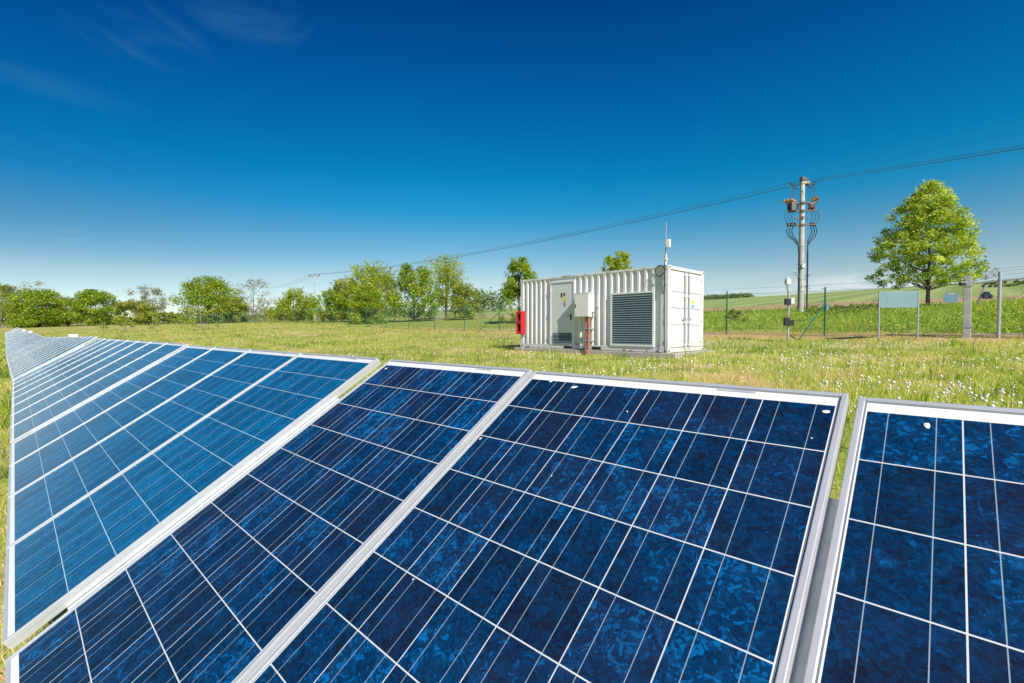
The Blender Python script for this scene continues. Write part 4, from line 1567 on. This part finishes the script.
tree('leafy_tree', 'bright dense green tree with domed crown left of the bare-topped tree', 96, 104, 290, 44, L_green, 3400, 0.36, 15, 'round', 0.03, 60, group=LG)
tree('leafy_tree', 'small green tree between the two bright domed trees', 68, 108, 297, 28, L_olive, 1800, 0.36, 17, 'round', 0.03, 40, group=LG)
tree('leafy_tree', 'bright spreading dense green tree at the end of the panel row', 35, 98, 289, 52, L_green, 4200, 0.36, 18, 'round', 0.0, 70, group=LG)
tree('leafy_tree', 'pale twiggy tree behind the bright spreading tree at the far left', 40, 118, 281, 56, L_brown, 1600, 0.34, 19, 'round', 0.2, 50, M_barkpale, bare=8, group=LG)
tree('leafy_tree', 'tall pale-stemmed tree cut off by the left picture edge', 3, 108, 281, 36, L_olive, 1700, 0.36, 20, 'round', 0.15, 46, M_barkpale, bare=6, group=LG)
tree('leafy_tree', 'low bush in the gap right of the bare-topped tree', 170, 112, 312, 40, L_olive, 1700, 0.34, 21, 'bush', 0.0, 36, group=LG)
tree('leafy_tree', 'pale bare tree standing far off behind the wire gate', 984, 120, 266, 30, L_brown, 300, 0.32, 22, 'round', 0.3, 40, M_barkpale, bare=8)

# saplings on the meadow
SGp = 'spindly saplings on the meadow'
tree('sapling', 'largest spindly sapling with thin pale leaves on the meadow', 201, 52, 303, 34, L_yellow, 520, 0.17, 31, 'bush', 0.12, 30, M_barkpale, bare=4, group=SGp, cat='sapling', tr=0.05)
tree('sapling', 'thin sapling below the brown bare-topped tree', 153, 58, 312, 18, L_yellow, 320, 0.17, 32, 'bush', 0.2, 20, M_barkpale, bare=3, group=SGp, cat='sapling', tr=0.045)
tree('sapling', 'low sapling with loose olive leaves left of the thinnest one', 126, 62, 318, 22, L_olive, 380, 0.18, 33, 'bush', 0.15, 20, M_barkpale, bare=3, group=SGp, cat='sapling', tr=0.045)
tree('sapling', 'smallest sapling before the bright domed tree', 103, 68, 321, 14, L_olive, 200, 0.18, 34, 'bush', 0.2, 14, M_barkpale, bare=3, group=SGp, cat='sapling', tr=0.04)

# shrubs on the bank
SH = 'low shrubs on the bank behind the fence'
for k, (px, d, py, wpx, lab) in enumerate(((843, 29, 303, 38, 'dark low shrub on the bank between the power pole and the tall tree'),
                                           (815, 29.5, 306, 22, 'dark low shrub at the foot of the power pole'),
                                           (868, 30, 304, 26, 'dark low shrub on the bank left of the tall tree'),
                                           (735, 28, 309, 26, 'low shrub on the bank right behind the container'))):
    tree('shrub', lab, px, d, py, wpx, L_olive, 900, 0.16, 60 + k, 'bush', 0.0, 24, group=SH, cat='shrub', tr=0.03)
tree('shrub', 'long dark low shrub on the rise behind the wire gate', 1003, 60, 279, 60, L_far, 900, 0.4, 66, 'bush', 0.0, 30, group=SH, cat='shrub', tr=0.05, depth_k=0.3)

# distant woods


def wood(name, label, px0, px1, d, py_top, n, seed, size, lm):
    rng = np.random.default_rng(seed)
    P = []
    m_ = 40
    for k in range(m_):
        px = rng.uniform(px0, px1)
        g = gpt(px, d * rng.uniform(0.97, 1.06))
        h_ = (zat(py_top, d) - g.z) * rng.uniform(0.65, 1.0)
        r = (px1 - px0) * d / FPX / 11
        v = rng.normal(size=(n // m_, 3))
        v /= np.linalg.norm(v, axis=1, keepdims=True)
        v *= rng.random((n // m_, 1)) ** 0.4
        P.append(np.stack([g.x + v[:, 0] * r, g.y + v[:, 1] * r, g.z + h_ * 0.5 + v[:, 2] * h_ * 0.5], 1))
    o = leaf_mesh(name, np.concatenate(P), size, lm, None, rng)
    tag(o, label, 'wood', None, 'stuff')


wood('far_wood', 'distant line of trees on the rise right of the container', 700, 752, 330, 293, 3000, 71, 1.5, L_far)
wood('distant_trees', 'distant mass of trees between the fence row and the container', 462, 512, 190, 284, 3200, 72, 1.0, L_far)
wood('hedge_growth', 'green growth between the trees of the fence row', 236, 400, 108, 306, 6000, 74, 0.45, L_olive)
wood('undergrowth', 'green undergrowth at the foot of the trees on the left', -40, 250, 112, 312, 8000, 73, 0.42, L_olive)

# ------------------------------------------------------------------ grass


def blades(name, P, hgt, wid, m_, tint, rng, lean=0.45):
    n = len(P)
    a = rng.uniform(0, 2 * np.pi, n)
    dx, dy = np.cos(a), np.sin(a)
    la = rng.uniform(0, 2 * np.pi, n)
    ln = hgt * rng.uniform(0.1, lean * 2, n)
    lx, ly = np.cos(la) * ln, np.sin(la) * ln
    hw = wid * 0.5
    b0 = P + np.stack([dx * hw, dy * hw, -0.02 + 0 * a], 1)
    b1 = P - np.stack([dx * hw, dy * hw, 0.02 + 0 * a], 1)
    m0 = P + np.stack([dx * hw * 0.75 + lx * 0.35, dy * hw * 0.75 + ly * 0.35, hgt * 0.55], 1)
    m1 = P + np.stack([-dx * hw * 0.75 + lx * 0.35, -dy * hw * 0.75 + ly * 0.35, hgt * 0.55], 1)
    t = P + np.stack([lx, ly, hgt * 0.95], 1)
    V = np.stack([b0, b1, m1, m0, t], 1).reshape(-1, 3)
    k = np.arange(n)[:, None] * 5
    F = np.concatenate([k + np.array([[0, 1, 2]]), k + np.array([[0, 2, 3]]), k + np.array([[3, 2, 4]])], 1).reshape(-1, 3)
    return np_mesh(name, V, F, m_, None, np.repeat(tint, 5), 3)


def patch(x, y, f, s=0.0):
    return 0.5 + 0.25 * (np.sin(x * f + 1.7 * np.sin(y * f * 0.8 + s)) + np.cos(y * f * 1.1 + 1.3 * np.sin(x * f * 0.6 + s * 2)))


def scatter(n, d0, d1, px0, px1, power, rng):
    """points whose density per area falls with depth"""
    u = rng.random(n)
    e = 2 - power
    d = (d0 ** e + u * (d1 ** e - d0 ** e)) ** (1 / e)
    x = (rng.uniform(px0, px1, n) - 512) / FPX * d
    return x, d


rng = np.random.default_rng(100)
x1, y1 = scatter(45000, 1.2, 8, -160, 1180, 0.0001, rng)
x2, y2 = scatter(250000, 8, 75, -60, 1090, 1.5, rng)
x = np.concatenate([x1, x2])
y = np.concatenate([y1, y2])
bb = x * EB.x + y * EB.y
aa = x * EA.x + y * EA.y
lx = (x - CX) * math.cos(CYAW) + (y - CY) * math.sin(CYAW)
ly = -(x - CX) * math.sin(CYAW) + (y - CY) * math.cos(CYAW)
inpad = (lx > -0.15) & (lx < CW + 0.35) & (ly > -0.32) & (ly < CL + 0.2)
keep = ~inpad & (bb < 24.0 + 4 * rng.random(len(bb))) & ((np.abs(bb - 22.4) > 1.3) | (aa > 30) | (rng.random(len(bb)) < 0.16 + 0.5 * patch(x, y, 1.3, 2.0) ** 2))
x, y, bb, aa = x[keep], y[keep], bb[keep], aa[keep]
z = terrain(x, y)
d = np.hypot(x, y)
pt = patch(x, y, 0.55) * 0.6 + patch(x, y, 1.9, 2.0) * 0.4
hgt = (0.035 + 0.10 * rng.random(len(x)) ** 1.8) * (0.4 + 1.2 * (1 - patch(x, y, 2.3, 4.0))) * np.clip(1.15 - d * 0.004, 0.7, 1.2)
wid = np.clip(0.0045 + 0.00052 * d, 0.005, 0.06) * rng.uniform(0.7, 1.4, len(x))
pq = patch(x, y, 3.1, 5.0)
pr = patch(x, y, 7.3, 2.6)
tint = np.clip(rng.beta(1.3, 1.5, len(x)) * 0.75 + 0.75 * (pt - 0.42) + 0.55 * (pq - 0.42) + 0.35 * (pr - 0.5), 0, 1)
hgt = hgt * np.where((pq < 0.30) & (pr < 0.55), 1.9, 1.0) * (0.6 + 0.8 * (1 - pr))
o = blades('lawn_grass', np.stack([x, y, z], 1), hgt, wid, L_grass, tint, rng, 0.75)
tag(o, 'yellow-green meadow grass round the panels and container', 'grass', None, 'stuff')

x, y = scatter(70000, 14, 60, 660, 1110, 1.0, rng)
bb = x * EB.x + y * EB.y
keep = (bb > 23.6) & (bb < 44.5)
x, y, bb = x[keep], y[keep], bb[keep]
z = terrain(x, y)
pt = patch(x, y, 0.8, 1.0) * 0.6 + patch(x, y, 2.7, 3.0) * 0.4
hgt = (0.10 + 0.34 * rng.random(len(x)) ** 1.8) * (0.15 + 1.7 * pt ** 1.6) * np.clip((bb - 22.6) / 3.0, 0.25, 1) * np.where(bb > 36, 0.6, 1)
d = np.hypot(x, y)
wid = np.clip(0.006 + 0.0011 * d, 0.01, 0.08) * rng.uniform(0.7, 1.4, len(x))
tint = np.clip(rng.beta(2, 2, len(x)) * 0.7 + 0.5 * (pt - 0.4), 0, 1)
o = blades('tall_weeds', np.stack([x, y, z], 1), hgt, wid, L_weed, tint, rng, 0.8)
tag(o, 'lush tall weeds on the bank behind the fence', 'weeds', None, 'stuff')

x, y = scatter(60000, 15, 60, 680, 1110, 1.0, rng)
bb = x * EB.x + y * EB.y
pt = patch(x, y, 1.0, 2.2) * 0.5 + patch(x, y, 3.3, 1.0) * 0.5
keep = (bb > 23.3) & (bb < 44.5) & (rng.random(len(x)) < pt * 1.3)
x, y, pt = x[keep], y[keep], pt[keep]
P = np.stack([x, y, terrain(x, y) + (0.03 + 0.42 * rng.random(len(x)) ** 1.2) * (0.1 + 1.6 * pt ** 1.5)], 1)
o = leaf_mesh('bank_herbs', P, 0.11, L_weed, None, rng, 0.5, np.clip(rng.beta(1.6, 1.8, len(x)) + 0.4 * (pt - 0.5), 0, 1))
tag(o, 'leafy green herbs growing on the bank behind the fence', 'herbs', None, 'stuff')

# dandelion clocks: thin stem with a white globe
x, y = scatter(6500, 5.0, 24, 330, 1090, 0.9, rng)
bb = x * EB.x + y * EB.y
lx = (x - CX) * math.cos(CYAW) + (y - CY) * math.sin(CYAW)
ly = -(x - CX) * math.sin(CYAW) + (y - CY) * math.cos(CYAW)
cl = patch(x, y, 1.1, 0.4)
keep = (bb > 2.0) & (bb < 19.5) & ~((lx > -0.2) & (lx < CW + 0.4) & (ly > -0.35) & (ly < CL + 0.3)) & (rng.random(len(x)) < cl ** 1.5 * np.clip((x / y + 0.25) / 0.8, 0.25, 1.0))
x, y = x[keep], y[keep]
z = terrain(x, y)
hh = rng.uniform(0.05, 0.17, len(x))
t_ = (1 + 5 ** 0.5) / 2
ico = np.array([(-1, t_, 0), (1, t_, 0), (-1, -t_, 0), (1, -t_, 0), (0, -1, t_), (0, 1, t_), (0, -1, -t_), (0, 1, -t_), (t_, 0, -1), (t_, 0, 1), (-t_, 0, -1), (-t_, 0, 1)])
ico /= np.linalg.norm(ico[0])
icf = np.array([(0, 11, 5), (0, 5, 1), (0, 1, 7), (0, 7, 10), (0, 10, 11), (1, 5, 9), (5, 11, 4), (11, 10, 2), (10, 7, 6), (7, 1, 8),
                (3, 9, 4), (3, 4, 2), (3, 2, 6), (3, 6, 8), (3, 8, 9), (4, 9, 5), (2, 4, 11), (6, 2, 10), (8, 6, 7), (9, 8, 1)])
n = len(x)
rad = rng.uniform(0.012, 0.025, n)
top = np.stack([x, y, z + hh], 1)
V = (top[:, None, :] + ico[None] * rad[:, None, None]).reshape(-1, 3)
F = (icf[None] + (np.arange(n) * 12)[:, None, None]).reshape(-1, 3)
sv = np.stack([np.stack([x - 0.003, y, z], 1), np.stack([x + 0.003, y, z], 1), top], 1).reshape(-1, 3)
sfc = np.arange(3 * n).reshape(n, 3) + len(V)
o = np_mesh('dandelion_clocks', np.concatenate([V, sv]), np.concatenate([F, sfc]), simple('dandelion_down', (0.76, 0.72, 0.66), 0.95, 0, 0.2, 3), None, None, 3)
tag(o, 'white dandelion seed heads scattered over the meadow', 'dandelions', None, 'stuff')
